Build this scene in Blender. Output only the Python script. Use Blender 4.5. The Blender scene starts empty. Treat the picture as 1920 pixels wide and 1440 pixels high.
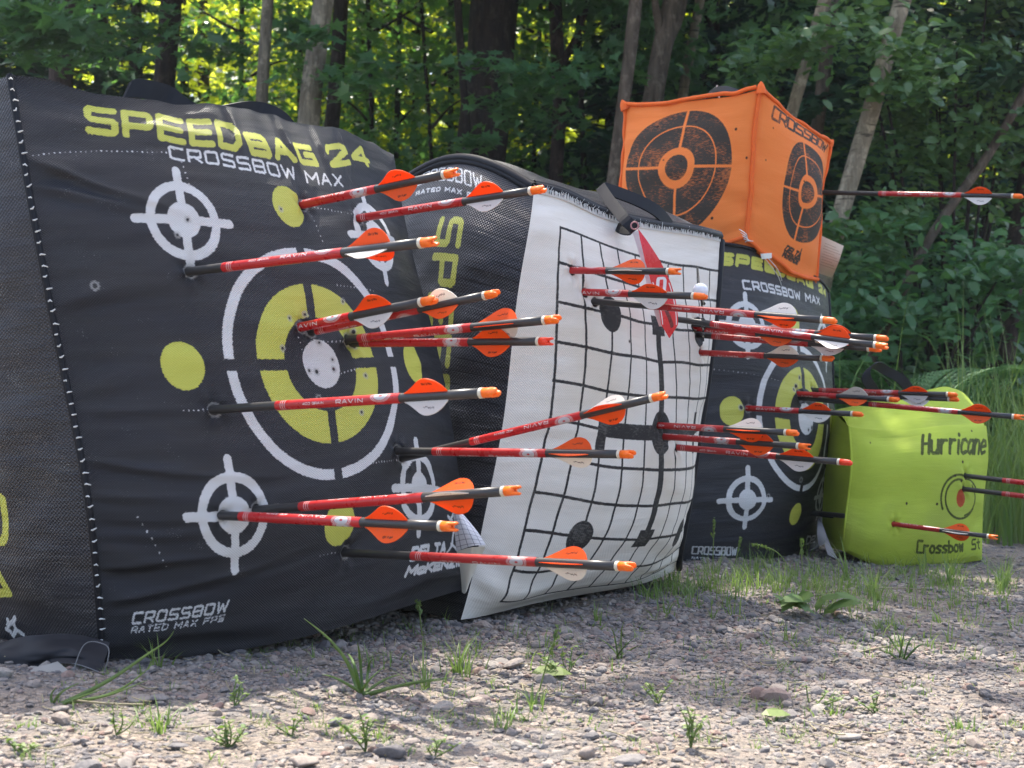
import bpy, math, random
import numpy as np
from mathutils import Vector, Matrix

# ---------------------------------------------------------------- camera, light
SC = bpy.context.scene
COL = SC.collection
F, H = 2750.0, 0.30                     # focal length in photo pixels, camera height

cam = bpy.data.objects.new("camera", bpy.data.cameras.new("camera"))
COL.objects.link(cam)
cam.location = (0, 0, H)
cam.rotation_euler = (math.radians(90), 0, 0)
cam.data.sensor_width = 36
cam.data.lens = F / 1920 * 36
cam.data.clip_start = 0.02
cam.data.clip_end = 600
cam.data.dof.use_dof = True
cam.data.dof.focus_distance = 2.0
cam.data.dof.aperture_fstop = 15
SC.camera = cam

SUN_EL, SUN_AZ = math.radians(66), math.radians(-12)   # high behind the wood, a little to the left
world = bpy.data.worlds.new("World")
SC.world = world
world.use_nodes = True
wn = world.node_tree.nodes
sky = wn.new("ShaderNodeTexSky")
sky.sky_type = 'NISHITA'
sky.sun_disc = False
sky.sun_elevation = SUN_EL
sky.sun_rotation = SUN_AZ
sky.dust_density = 3.5
sky.ozone_density = 0.6
sky.air_density = 0.9
world.node_tree.links.new(sky.outputs[0], wn["Background"].inputs[0])
wn["Background"].inputs[1].default_value = 0.15
sun = bpy.data.objects.new("sun", bpy.data.lights.new("sun", 'SUN'))
COL.objects.link(sun)
sun.data.energy = 3.4
sun.data.angle = math.radians(0.5)
sun.data.color = (1.0, 0.94, 0.84)
sd = Vector((math.sin(SUN_AZ) * math.cos(SUN_EL), math.cos(SUN_AZ) * math.cos(SUN_EL), math.sin(SUN_EL)))
sun.rotation_euler = sd.to_track_quat('Z', 'Y').to_euler()
SC.view_settings.view_transform = 'Standard'
SC.view_settings.look = 'None'
SC.view_settings.gamma = 1
SC.view_settings.exposure = 1.70

rng = np.random.default_rng(7)
random.seed(7)


# ---------------------------------------------------------------- helpers
def P(px, py, d):
    return np.array(((px - 960) / F * d, d, H - (py - 720) / F * d))


def proj(v):
    v = np.asarray(v)
    return np.stack([960 + F * v[..., 0] / v[..., 1], 720 - F * (v[..., 2] - H) / v[..., 1]], -1)


def gz(x, y):
    """height of the ground"""
    x = np.asarray(x, float); y = np.asarray(y, float)
    xx = np.clip(x, -3, 3); yy = np.clip(y, -2, 6)
    g = -0.06 * (xx + 0.2) - 0.012 * (yy - 1.8) - 0.020 * np.clip((0.35 - xx) / 0.4, 0, 1)
    return g + 0.03 * np.clip(y - 6, 0, 60) ** 0.9 * 0.35


def mesh_np(name, v, f, smooth=True, uv=None, attrs=None, mats=None, midx=None):
    me = bpy.data.meshes.new(name)
    v = np.asarray(v, np.float32); f = np.asarray(f, np.int32)
    me.vertices.add(len(v)); me.vertices.foreach_set("co", v.ravel())
    k = f.shape[1]
    me.loops.add(f.size); me.loops.foreach_set("vertex_index", f.ravel())
    me.polygons.add(len(f))
    me.polygons.foreach_set("loop_start", np.arange(0, f.size, k, dtype=np.int32))
    if midx is not None:
        me.polygons.foreach_set("material_index", np.asarray(midx, np.int32))
    me.update(calc_edges=True)
    me.polygons.foreach_set("use_smooth", np.full(len(f), smooth, bool))
    if uv is not None:
        l = me.uv_layers.new(name="UVMap")
        l.data.foreach_set("uv", np.asarray(uv, np.float32)[f.ravel()].ravel())
    for an, av in (attrs or {}).items():
        a = me.attributes.new(an, 'FLOAT', 'POINT')
        a.data.foreach_set("value", np.asarray(av, np.float32).ravel())
    for m in (mats or []):
        me.materials.append(m)
    return me


def link(name, me, parent=None):
    o = bpy.data.objects.new(name, me)
    COL.objects.link(o)
    if parent is not None:
        o.parent = parent
    return o


def tag(o, label=None, cat=None, group=None, kind=None):
    for k, v in (("label", label), ("category", cat), ("group", group), ("kind", kind)):
        if v:
            o[k] = v
    return o


def empty(name, loc=(0, 0, 0)):
    o = bpy.data.objects.new(name, None)
    o.empty_display_size = 0.05
    COL.objects.link(o)
    o.location = loc
    return o


def grid_faces(n, m, wrap=False):
    i = np.arange(n - 1)[:, None]; j = np.arange(m if wrap else m - 1)[None, :]
    j2 = (j + 1) % m
    a = i * m + j
    return np.stack([a, i * m + j2, (i + 1) * m + j2, (i + 1) * m + j], -1).reshape(-1, 4)


def spline_w(xk, x):
    """matrix W so that W @ values(knots) = natural cubic spline at x"""
    xk = np.asarray(xk, float); n = len(xk)
    h = np.diff(xk)
    A = np.zeros((n, n)); B = np.zeros((n, n))
    A[0, 0] = A[-1, -1] = 1
    for i in range(1, n - 1):
        A[i, i - 1] = h[i - 1]; A[i, i] = 2 * (h[i - 1] + h[i]); A[i, i + 1] = h[i]
        B[i, i - 1] = 6 / h[i - 1]; B[i, i] = -6 / h[i - 1] - 6 / h[i]; B[i, i + 1] = 6 / h[i]
    M = np.linalg.solve(A, B)
    x = np.asarray(x, float)
    k = np.clip(np.searchsorted(xk, x) - 1, 0, n - 2)
    t0 = xk[k + 1] - x; t1 = x - xk[k]; hh = h[k]
    I = np.eye(n)
    return (((t0 ** 3 / (6 * hh) - hh * t0 / 6)[:, None] * M[k] + (t1 ** 3 / (6 * hh) - hh * t1 / 6)[:, None] * M[k + 1])
            + (t0 / hh)[:, None] * I[k] + (t1 / hh)[:, None] * I[k + 1])


def vnoise(x, y, seed=0):
    r = np.random.default_rng(seed)
    L = r.random((64, 64))
    x = np.asarray(x, float) + 1000; y = np.asarray(y, float) + 1000
    xi = np.floor(x).astype(int); yi = np.floor(y).astype(int)
    fx = x - xi; fy = y - yi
    fx = fx * fx * (3 - 2 * fx); fy = fy * fy * (3 - 2 * fy)
    g = lambda a, b: L[a % 64, b % 64]
    return ((g(xi, yi) * (1 - fx) + g(xi + 1, yi) * fx) * (1 - fy) + (g(xi, yi + 1) * (1 - fx) + g(xi + 1, yi + 1) * fx) * fy) - 0.5


def normals(p):
    du = np.gradient(p, axis=1); dv = np.gradient(p, axis=0)
    n = np.cross(du, dv)
    return n / (np.linalg.norm(n, axis=-1, keepdims=True) + 1e-12)


def tube(pts, rad, sides=8, cap=True):
    pts = np.asarray(pts, float); n = len(pts)
    rad = np.broadcast_to(np.asarray(rad, float), (n,))
    t = np.gradient(pts, axis=0)
    t /= np.linalg.norm(t, axis=1, keepdims=True) + 1e-12
    up = np.array((0.0, 0.0, 1.0)) if abs(t[0, 2]) < 0.9 else np.array((1.0, 0, 0))
    a = np.cross(t[0], up); a /= np.linalg.norm(a)
    V = []
    for i in range(n):
        a = a - t[i] * a.dot(t[i]); a /= np.linalg.norm(a) + 1e-12
        b = np.cross(t[i], a)
        ang = np.linspace(0, 2 * np.pi, sides, endpoint=False)
        V.append(pts[i] + rad[i] * (np.cos(ang)[:, None] * a + np.sin(ang)[:, None] * b))
    V = np.concatenate(V)
    Fc = grid_faces(n, sides, True)
    return V, Fc


def join(parts):
    V, Fs, o = [], [], 0
    for v, f in parts:
        V.append(v); Fs.append(np.asarray(f) + o); o += len(v)
    return np.concatenate(V), np.concatenate(Fs)


def ribbon(pts, side, thick):
    """strap: a closed band along pts, `side` = half-width vectors"""
    pts = np.asarray(pts, float); side = np.broadcast_to(np.asarray(side, float), pts.shape)
    t = np.gradient(pts, axis=0)
    nn = np.cross(t, side); nn /= np.linalg.norm(nn, axis=1, keepdims=True) + 1e-12
    n = len(pts)
    ring = np.stack([pts - side - nn * thick, pts + side - nn * thick, pts + side + nn * thick, pts - side + nn * thick], 1)
    f = grid_faces(n, 4, True)
    caps = np.array([[3, 2, 1, 0], [4 * (n - 1), 4 * (n - 1) + 1, 4 * (n - 1) + 2, 4 * (n - 1) + 3]])
    return ring.reshape(-1, 3), np.concatenate([f, caps])


def smoothline(pts, n):
    pts = np.asarray(pts, float)
    s = np.concatenate([[0], np.cumsum(np.linalg.norm(np.diff(pts, axis=0), axis=1))])
    return spline_w(s, np.linspace(0, s[-1], n)) @ pts


# ---------------------------------------------------------------- materials
class MB:
    def __init__(self, name):
        self.m = bpy.data.materials.new(name)
        self.m.use_nodes = True
        self.t = self.m.node_tree
        self.b = self.t.nodes["Principled BSDF"]
        self.out = self.t.nodes["Material Output"]

    def n(self, typ, **kw):
        x = self.t.nodes.new(typ)
        for k, v in kw.items():
            setattr(x, k, v)
        return x

    def l(self, a, b):
        self.t.links.new(a, b)

    def set(self, sock, v):
        if hasattr(v, "node"):
            self.l(v, sock)
        else:
            sock.default_value = v

    def math(self, op, a, b=None, c=None):
        x = self.n("ShaderNodeMath", operation=op)
        for i, v in enumerate((a, b, c)):
            if v is not None:
                self.set(x.inputs[i], v)
        return x.outputs[0]

    def attr(self, name):
        return self.n("ShaderNodeAttribute", attribute_name=name).outputs["Fac"]

    def uv(self):
        return self.n("ShaderNodeUVMap", uv_map="UVMap").outputs[0]

    def obj(self):
        return self.n("ShaderNodeTexCoord").outputs["Object"]

    def map(self, vec, scale):
        x = self.n("ShaderNodeMapping")
        self.l(vec, x.inputs[0]); x.inputs["Scale"].default_value = scale
        return x.outputs[0]

    def noise(self, vec, scale, detail=2.0, rough=0.5):
        x = self.n("ShaderNodeTexNoise")
        if vec is not None:
            self.l(vec, x.inputs["Vector"])
        x.inputs["Scale"].default_value = scale
        x.inputs["Detail"].default_value = detail
        x.inputs["Roughness"].default_value = rough
        return x.outputs["Fac"]

    def mrange(self, v, a, b, c=0.0, d=1.0):
        x = self.n("ShaderNodeMapRange")
        self.set(x.inputs[0], v)
        for i, q in enumerate((a, b, c, d)):
            x.inputs[i + 1].default_value = q
        return x.outputs[0]

    def mix(self, fac, a, b, mode='MIX'):
        x = self.n("ShaderNodeMix", data_type='RGBA', blend_type=mode)
        self.set(x.inputs[0], fac)
        for i, v in ((6, a), (7, b)):
            if hasattr(v, "node"):
                self.l(v, x.inputs[i])
            else:
                x.inputs[i].default_value = (*v, 1)
        return x.outputs[2]

    def ramp(self, fac, stops):
        x = self.n("ShaderNodeValToRGB")
        self.l(fac, x.inputs[0])
        e = x.color_ramp.elements
        while len(e) < len(stops):
            e.new(0.5)
        for el, (p, c) in zip(e, stops):
            el.position = p; el.color = (*c, 1)
        return x.outputs[0]

    def bump(self, h, strength=0.5, dist=0.001, normal=None):
        x = self.n("ShaderNodeBump")
        x.inputs["Strength"].default_value = strength
        x.inputs["Distance"].default_value = dist
        self.l(h, x.inputs["Height"])
        if normal is not None:
            self.l(normal, x.inputs["Normal"])
        self.l(x.outputs[0], self.b.inputs["Normal"])
        return x.outputs[0]

    def base(self, c, rough=0.6, spec=0.4):
        self.set(self.b.inputs["Base Color"], c if hasattr(c, "node") else (*c, 1))
        self.set(self.b.inputs["Roughness"], rough)
        self.set(self.b.inputs["Specular IOR Level"], spec)
        return self


def plain(name, c, rough=0.6, spec=0.4, var=0.15, vs=60):
    m = MB(name)
    n = m.noise(m.obj(), vs, 3)
    col = m.mix(n, tuple(x * (1 - var) for x in c), tuple(min(1, x * (1 + var)) for x in c))
    m.base(col, rough, spec)
    return m.m


def weave(m, pu, pv, strength, dist):
    sep = m.n("ShaderNodeSeparateXYZ"); m.l(m.uv(), sep.inputs[0])
    su = m.math('SINE', m.math('MULTIPLY', sep.outputs[0], 2 * math.pi / pu))
    sv = m.math('SINE', m.math('MULTIPLY', sep.outputs[1], 2 * math.pi / pv))
    h = m.math('MULTIPLY', su, sv)
    big = m.noise(m.map(m.uv(), (7, 55, 1)), 1.0, 4, 0.6)
    hh = m.math('ADD', m.math('MULTIPLY', h, 1.0), m.math('MULTIPLY', big, 9.0))
    m.bump(hh, strength, dist)
    return h, big


def black_fabric(name, inks=True, base=(0.0040, 0.0043, 0.0068), speck=0.70, pitch=(0.0038, 0.0030), thread=0.55):
    m = MB(name)
    h, big = weave(m, pitch[0], pitch[1], 0.7, 0.0007)
    rag = m.noise(m.map(m.uv(), (260, 620, 1)), 1.0, 2)
    th = m.noise(m.map(m.uv(), (500, 900, 1)), 1.0, 1)
    tone = m.noise(m.map(m.uv(), (5, 45, 1)), 1.0, 3)
    hue = m.mrange(m.noise(m.map(m.uv(), (6, 30, 1)), 1.0, 2), 0.38, 0.62)  # bluish and brown streaks: the cloth's sheen mixed into its colour
    dark = m.mix(hue, (base[0] * 0.75, base[1] * 0.85, base[2] * 1.5), (base[0] * 0.95, base[1] * 0.72, base[2] * 0.65))
    dark = m.mix(tone, m.mix(0.5, dark, (0.002, 0.002, 0.003)), m.mix(0.15, dark, (0.05, 0.052, 0.06)))
    dark = m.mix(m.mrange(h, 0.25, 0.95, 0.0, thread), dark, (0.050, 0.052, 0.062))
    # pale filling showing through the open weave
    sp = m.mrange(m.math('MULTIPLY', th, m.mrange(m.noise(m.map(m.uv(), (22, 34, 1)), 1.0, 3), 0.3, 0.75, 0.72, 1.12)), speck, speck + 0.06)
    c = m.mix(m.math('MULTIPLY', sp, 0.55), dark, (0.42, 0.42, 0.40))
    gap = m.mrange(h, -1.0, -0.5, 0.86, 1.0)
    if inks:
        off = m.math('MULTIPLY', m.math('SUBTRACT', rag, 0.5), 0.0040)
        for at, col in (("yellow", (0.60, 0.60, 0.085)), ("white", (0.72, 0.71, 0.69))):
            d = m.math('ADD', m.attr(at), off)
            msk = m.math('MULTIPLY', m.mrange(d, 0.0005, -0.0005), gap)
            wear = m.mix(tone, tuple(x * 0.86 for x in col), col)
            c = m.mix(msk, c, wear)
        hole = m.mrange(m.math('ADD', m.attr("hole"), m.math('MULTIPLY', off, 0.5)), 0.0008, -0.0008)
        fray = m.mrange(m.math('ADD', m.attr("hole"), m.math('MULTIPLY', off, 1.6)), 0.0036, 0.0016)
        c = m.mix(m.math('MULTIPLY', fray, 0.6), c, (0.40, 0.39, 0.37))
        c = m.mix(hole, c, (0.012, 0.011, 0.011))
    m.base(c, m.mrange(big, 0.3, 0.7, 0.36, 0.56), 0.52)
    return m.m


def ink_fabric(name, base, base2, ink, pitch, worn=0.0, stain=None, rough=0.75, extra=None, rag_amp=0.0026, trans=0.0):
    m = MB(name)
    h, big = weave(m, pitch, pitch * 0.85, 0.45, 0.0005)
    tone = m.noise(m.map(m.uv(), (12, 40, 1)), 1.0, 4)
    c = m.mix(tone, base, base2)
    if stain:
        st = m.mrange(m.noise(m.map(m.uv(), (5, 7, 1)), 1.0, 3), 0.5, 0.72)
        c = m.mix(m.math('MULTIPLY', st, 0.55), c, stain)
    rag = m.noise(m.map(m.uv(), (300, 700, 1)), 1.0, 2)
    off = m.math('MULTIPLY', m.math('SUBTRACT', rag, 0.5), rag_amp)
    msk = m.mrange(m.math('ADD', m.attr("ink"), off), 0.0005, -0.0005)
    if worn:
        w = m.noise(m.map(m.uv(), (120, 420, 1)), 1.0, 4, 0.7)
        w2 = m.noise(m.map(m.uv(), (16, 22, 1)), 1.0, 3)
        msk = m.math('MULTIPLY', msk, m.mrange(m.math('ADD', m.math('MULTIPLY', w, 0.7), m.math('MULTIPLY', w2, 0.5)), 0.72, 0.62, 1 - worn, 1.0))
    c = m.mix(msk, c, ink)
    if extra:
        c = m.mix(m.mrange(m.math('ADD', m.attr("spot"), off), 0.0005, -0.0005), c, extra)
    hole = m.mrange(m.math('ADD', m.attr("hole"), m.math('MULTIPLY', off, 0.6)), 0.0008, -0.0008)
    c = m.mix(hole, c, (0.03, 0.015, 0.01))
    m.base(c, rough, 0.25)
    if trans:
        tr = m.n("ShaderNodeBsdfTranslucent"); m.l(c, tr.inputs[0])
        mx = m.n("ShaderNodeMixShader"); mx.inputs[0].default_value = trans
        m.l(m.b.outputs[0], mx.inputs[1]); m.l(tr.outputs[0], mx.inputs[2]); m.l(mx.outputs[0], m.out.inputs[0])
    return m.m


def leaf_mat(name, c1, c2, tr, trans=0.45, rough=0.42, spec=0.5):
    m = MB(name)
    t = m.attr("tint")
    c = m.mix(t, c1, c2)
    m.base(c, rough, spec)
    trn = m.n("ShaderNodeBsdfTranslucent")
    m.l(m.mix(t, tuple(x * 0.75 for x in tr), tr), trn.inputs[0])
    mx = m.n("ShaderNodeMixShader"); mx.inputs[0].default_value = trans
    m.l(m.b.outputs[0], mx.inputs[1]); m.l(trn.outputs[0], mx.inputs[2]); m.l(mx.outputs[0], m.out.inputs[0])
    return m.m


def bark_mat(name, c1, c2, birch=False):
    m = MB(name)
    co = m.obj()
    n1 = m.noise(m.map(co, (28, 28, 5)), 1.0, 5, 0.65)
    c = m.mix(m.mrange(n1, 0.35, 0.65), c1, c2)
    lich = m.mrange(m.noise(m.map(co, (22, 22, 14)), 1.0, 5, 0.7), 0.52, 0.62)
    c = m.mix(m.math('MULTIPLY', lich, 0.45), c, tuple(min(1, x * 1.9 + 0.02) for x in c2))
    if birch:
        b = m.mrange(m.noise(m.map(co, (6, 6, 42)), 1.0, 3, 0.6), 0.60, 0.68)
        c = m.mix(m.math('MULTIPLY', b, 0.8), c, (0.03, 0.022, 0.017))
    m.base(c, 0.85, 0.2)
    m.bump(n1, 1.0, 0.02)
    return m.m


M = {}
M['black'] = black_fabric("black_woven_print")
M['blackside'] = black_fabric("black_open_weave", True, (0.014, 0.0135, 0.0135), 0.655, (0.0050, 0.0043), 0.75)
M['blackplain'] = black_fabric("black_woven_plain", False)
M['web'] = plain("webbing", (0.006, 0.0065, 0.010), 0.6, 0.3)
M['thread'] = plain("white_thread", (0.65, 0.65, 0.62), 0.7)
M['greythread'] = plain("grey_thread", (0.16, 0.16, 0.16), 0.7)
M['whitefab'] = ink_fabric("white_canvas", (0.68, 0.625, 0.545), (0.78, 0.735, 0.66), (0.030, 0.028, 0.027), 0.0040, worn=0.10, stain=(0.62, 0.52, 0.38))
M['orange'] = ink_fabric("orange_burlap", (0.84, 0.195, 0.036), (0.90, 0.255, 0.062), (0.050, 0.040, 0.031), 0.0040, worn=0.45)
M['piping'] = plain("orange_piping", (0.80, 0.145, 0.028), 0.7, 0.2)
M['lime'] = ink_fabric("lime_fabric", (0.36, 0.465, 0.045), (0.47, 0.57, 0.065), (0.055, 0.07, 0.012), 0.0040, worn=0.25, stain=(0.33, 0.38, 0.07), extra=(0.42, 0.07, 0.02))
M['carbon'] = plain("carbon_shaft", (0.034, 0.032, 0.031), 0.38, 0.5, 0.1)
M['collar'] = plain("pale_collar", (0.62, 0.57, 0.45), 0.35, 0.5)
M['nock'] = plain("orange_nock", (0.95, 0.17, 0.012), 0.4, 0.45, 0.05)
M['rednock'] = plain("red_nock", (0.88, 0.06, 0.02), 0.4, 0.45, 0.05)
M['paper'] = plain("paper", (0.66, 0.63, 0.54), 0.8, 0.2, 0.06)
M['ball'] = plain("white_ball", (0.74, 0.75, 0.80), 0.5, 0.4, 0.04, 300)
M['liner'] = plain("grey_liner", (0.30, 0.28, 0.25), 0.8, 0.2)
M['cord'] = plain("cord", (0.02, 0.02, 0.02), 0.7)


def ink_simple(name, base, ink, rough, spec, grey=None, trans=None):
    m = MB(name)
    c = m.mix(m.mrange(m.attr("ink"), 0.00025, -0.00025), base, ink)
    if grey:
        c = m.mix(m.mrange(m.attr("grey"), 0.00025, -0.00025), c, grey)
    oi = m.n("ShaderNodeObjectInfo").outputs["Random"]
    x = m.n("ShaderNodeVectorMath", operation='ADD'); m.l(m.obj(), x.inputs[0]); m.l(oi, x.inputs[1])
    sc = m.mrange(m.noise(x.outputs[0], 420, 4, 0.7), 0.60, 0.72)
    c = m.mix(m.math('MULTIPLY', sc, 0.35), c, (0.30, 0.22, 0.19))
    c = m.mix(m.math('MULTIPLY', oi, 0.28), c, (0.16, 0.05, 0.04))
    m.base(c, m.mrange(m.noise(x.outputs[0], 90, 3), 0.3, 0.7, rough * 0.8, rough * 1.5), spec)
    if trans:
        tr = m.n("ShaderNodeBsdfTranslucent"); m.l(c, tr.inputs[0])
        mx = m.n("ShaderNodeMixShader"); mx.inputs[0].default_value = trans
        m.l(m.b.outputs[0], mx.inputs[1]); m.l(tr.outputs[0], mx.inputs[2]); m.l(mx.outputs[0], m.out.inputs[0])
    return m.m


M['wrap'] = ink_simple("red_wrap", (0.46, 0.012, 0.014), (0.72, 0.66, 0.64), 0.28, 0.5, (0.50, 0.50, 0.51))
M['vane_o'] = ink_simple("orange_vane", (1.0, 0.135, 0.006), (0.06, 0.012, 0.004), 0.45, 0.35, None, 0.35)
M['vane_w'] = ink_simple("white_vane", (0.86, 0.83, 0.76), (0.03, 0.03, 0.03), 0.45, 0.35, None, 0.30)
M['redtag'] = ink_simple("red_film", (0.66, 0.014, 0.022), (0.78, 0.75, 0.75), 0.25, 0.5, (0.13, 0.006, 0.012))
M['film'] = plain("frosted_film", (0.72, 0.66, 0.68), 0.25, 0.5)
M['sheet'] = ink_simple("printed_sheet", (0.74, 0.74, 0.76), (0.16, 0.16, 0.20), 0.7, 0.2)
M['tagpaper'] = ink_simple("tag_paper", (0.70, 0.64, 0.50), (0.42, 0.37, 0.28), 0.8, 0.2)

M['maple'] = leaf_mat("maple_leaf", (0.062, 0.15, 0.068), (0.125, 0.245, 0.105), (0.19, 0.43, 0.07), 0.38, 0.34, 0.6)
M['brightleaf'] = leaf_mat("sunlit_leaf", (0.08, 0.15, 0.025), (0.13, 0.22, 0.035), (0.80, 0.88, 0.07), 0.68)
M['hemlock'] = leaf_mat("needle", (0.038, 0.094, 0.054), (0.066, 0.145, 0.078), (0.03, 0.08, 0.02), 0.15, 0.6, 0.3)
M['bushleaf'] = leaf_mat("bush_leaf", (0.085, 0.17, 0.075), (0.19, 0.30, 0.14), (0.28, 0.48, 0.09), 0.4, 0.26, 0.9)
M['grass'] = leaf_mat("grass_blade", (0.10, 0.19, 0.045), (0.26, 0.29, 0.11), (0.30, 0.46, 0.09), 0.35, 0.5, 0.35)
M['weed'] = leaf_mat("weed_leaf", (0.10, 0.18, 0.05), (0.22, 0.28, 0.09), (0.22, 0.34, 0.05), 0.35, 0.5, 0.35)
M['fern'] = leaf_mat("fern_leaf", (0.08, 0.18, 0.07), (0.15, 0.28, 0.11), (0.10, 0.24, 0.05), 0.3, 0.5, 0.35)
M['straw'] = plain("dry_straw", (0.27, 0.235, 0.15), 0.7, 0.2)
M['bark_dark'] = bark_mat("bark_dark", (0.018, 0.014, 0.013), (0.045, 0.032, 0.026))
M['bark_red'] = bark_mat("bark_reddish", (0.03, 0.02, 0.018), (0.075, 0.05, 0.042))
M['bark_pale'] = bark_mat("bark_pale", (0.10, 0.085, 0.062), (0.25, 0.215, 0.16))
M['bark_tan'] = bark_mat("bark_tan", (0.075, 0.056, 0.042), (0.17, 0.13, 0.10))
M['birch'] = bark_mat("bark_birch", (0.17, 0.135, 0.095), (0.34, 0.28, 0.20), True)


# ---------------------------------------------------------------- print drawing (signed distances in metres)
def d_seg(S, V, a, b, r):
    ax, ay = a; bx, by = b
    dx, dy = bx - ax, by - ay
    L = dx * dx + dy * dy + 1e-18
    t = np.clip(((S - ax) * dx + (V - ay) * dy) / L, 0, 1)
    return np.hypot(S - ax - t * dx, V - ay - t * dy) - r


def d_disc(S, V, c, r):
    return np.hypot(S - c[0], V - c[1]) - r


def d_ring(S, V, c, r0, r1):
    q = np.hypot(S - c[0], V - c[1])
    return np.abs(q - (r0 + r1) / 2) - (r1 - r0) / 2


def d_box(S, V, c, hx, hy):
    return np.maximum(np.abs(S - c[0]) - hx, np.abs(V - c[1]) - hy)


G = {
    'S': ['10,11', ], }
_g = """S 1,1 .1,1 0,.9 0,.6 .1,.5 .9,.5 1,.4 1,.1 .9,0 0,0
P 0,0 0,1 .9,1 1,.9 1,.5 .9,.4 0,.4
E 1,1 0,1 0,0 1,0|0,.5 .9,.5
D 0,0 0,1 .75,1 1,.75 1,.25 .75,0 0,0
B 0,0 0,1 .9,1 1,.9 1,.6 .9,.5 0,.5|.9,.5 1,.4 1,.1 .9,0 0,0
A 0,0 .45,1 .55,1 1,0|.2,.35 .8,.35
G 1,1 .1,1 0,.9 0,.1 .1,0 1,0 1,.5 .5,.5
2 0,.75 .12,1 .88,1 1,.85 1,.6 0,0 1,0
4 .8,0 .8,1 0,.3 1,.3
0 .1,0 0,.1 0,.9 .1,1 .9,1 1,.9 1,.1 .9,0 .1,0
O .1,0 0,.1 0,.9 .1,1 .9,1 1,.9 1,.1 .9,0 .1,0
C 1,1 .1,1 0,.9 0,.1 .1,0 1,0
R 0,0 0,1 .9,1 1,.9 1,.5 .9,.4 0,.4|.5,.4 1,0
W 0,1 .22,0 .5,.75 .78,0 1,1
M 0,0 0,1 .5,.35 1,1 1,0
X 0,0 1,1|0,1 1,0
T 0,1 1,1|.5,1 .5,0
F 0,0 0,1 1,1|0,.5 .85,.5
L 0,1 0,0 1,0
K 0,0 0,1|1,1 0,.45|.2,.55 1,0
Z 0,1 1,1 0,0 1,0
N 0,0 0,1 1,0 1,1
V 0,1 .5,0 1,1
I .5,0 .5,1
H 0,0 0,1|1,0 1,1|0,.5 1,.5
u 0,.65 0,.15 .2,0 .7,0 1,.2|1,.65 1,0
r .1,0 .1,.65|.1,.4 .4,.62 .9,.62
i .5,0 .5,.6|.5,.85 .5,.9
c 1,.55 .7,.65 .2,.6 0,.35 .1,.08 .4,0 1,.08
a 1,.6 .3,.62 0,.4 .05,.08 .4,0 .9,.15|1,.62 .95,.1 1.05,0
n .05,0 .05,.65|.05,.45 .4,.64 .8,.6 .95,.4 .95,0
e 0,.32 1,.36 .85,.6 .4,.66 .05,.45 .05,.15 .35,0 1,.08
o .4,0 .05,.15 0,.4 .3,.64 .75,.62 1,.35 .8,.05 .4,0
s 1,.6 .4,.65 .05,.5 .9,.2 .7,.02 0,.04
b .05,1 .05,0|.05,.35 .4,.62 .9,.5 .95,.15 .5,0 .05,.1
w 0,.65 .22,0 .5,.55 .78,0 1,.65
t .45,.95 .45,.1 .7,0|.05,.65 .9,.65"""
G = {}
for line in _g.split("\n"):
    k, rest = line.split(" ", 1)
    G[k] = [[tuple(float(q) for q in p.split(",")) for p in st.split(" ")] for st in rest.split("|")]


def d_text(S, V, s, O, Xv, Yv, hw, gap=0.32, out=None, narrow="I i1"):
    """stroke lettering in the frame O + x*Xv + y*Yv"""
    if out is None:
        out = np.full(S.shape, 1.0)
    O = np.array(O); Xv = np.array(Xv); Yv = np.array(Yv)
    wd = [0.5 if ch == ' ' else (0.35 if ch in narrow else (1.25 if ch in 'MWm' else 1.0)) for ch in s]
    tot = sum(wd) + gap * (len(s) - 1)
    x = 0
    ext = [O, O + Xv, O + Yv, O + Xv + Yv]
    lo = np.min(ext, 0) - 0.03; hi = np.max(ext, 0) + 0.03
    m = (S > lo[0]) & (S < hi[0]) & (V > lo[1]) & (V < hi[1])
    if not m.any():
        return out
    s_, v_ = S[m], V[m]; o_ = out[m]
    for ch, w in zip(s, wd):
        if ch in G:
            for st in G[ch]:
                pts = [O + Xv * ((x + p[0] * w) / tot) + Yv * p[1] for p in st]
                for a, b in zip(pts[:-1], pts[1:]):
                    o_ = np.minimum(o_, d_seg(s_, v_, a, b, hw))
        x += w + gap
    out[m] = o_
    return out


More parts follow.
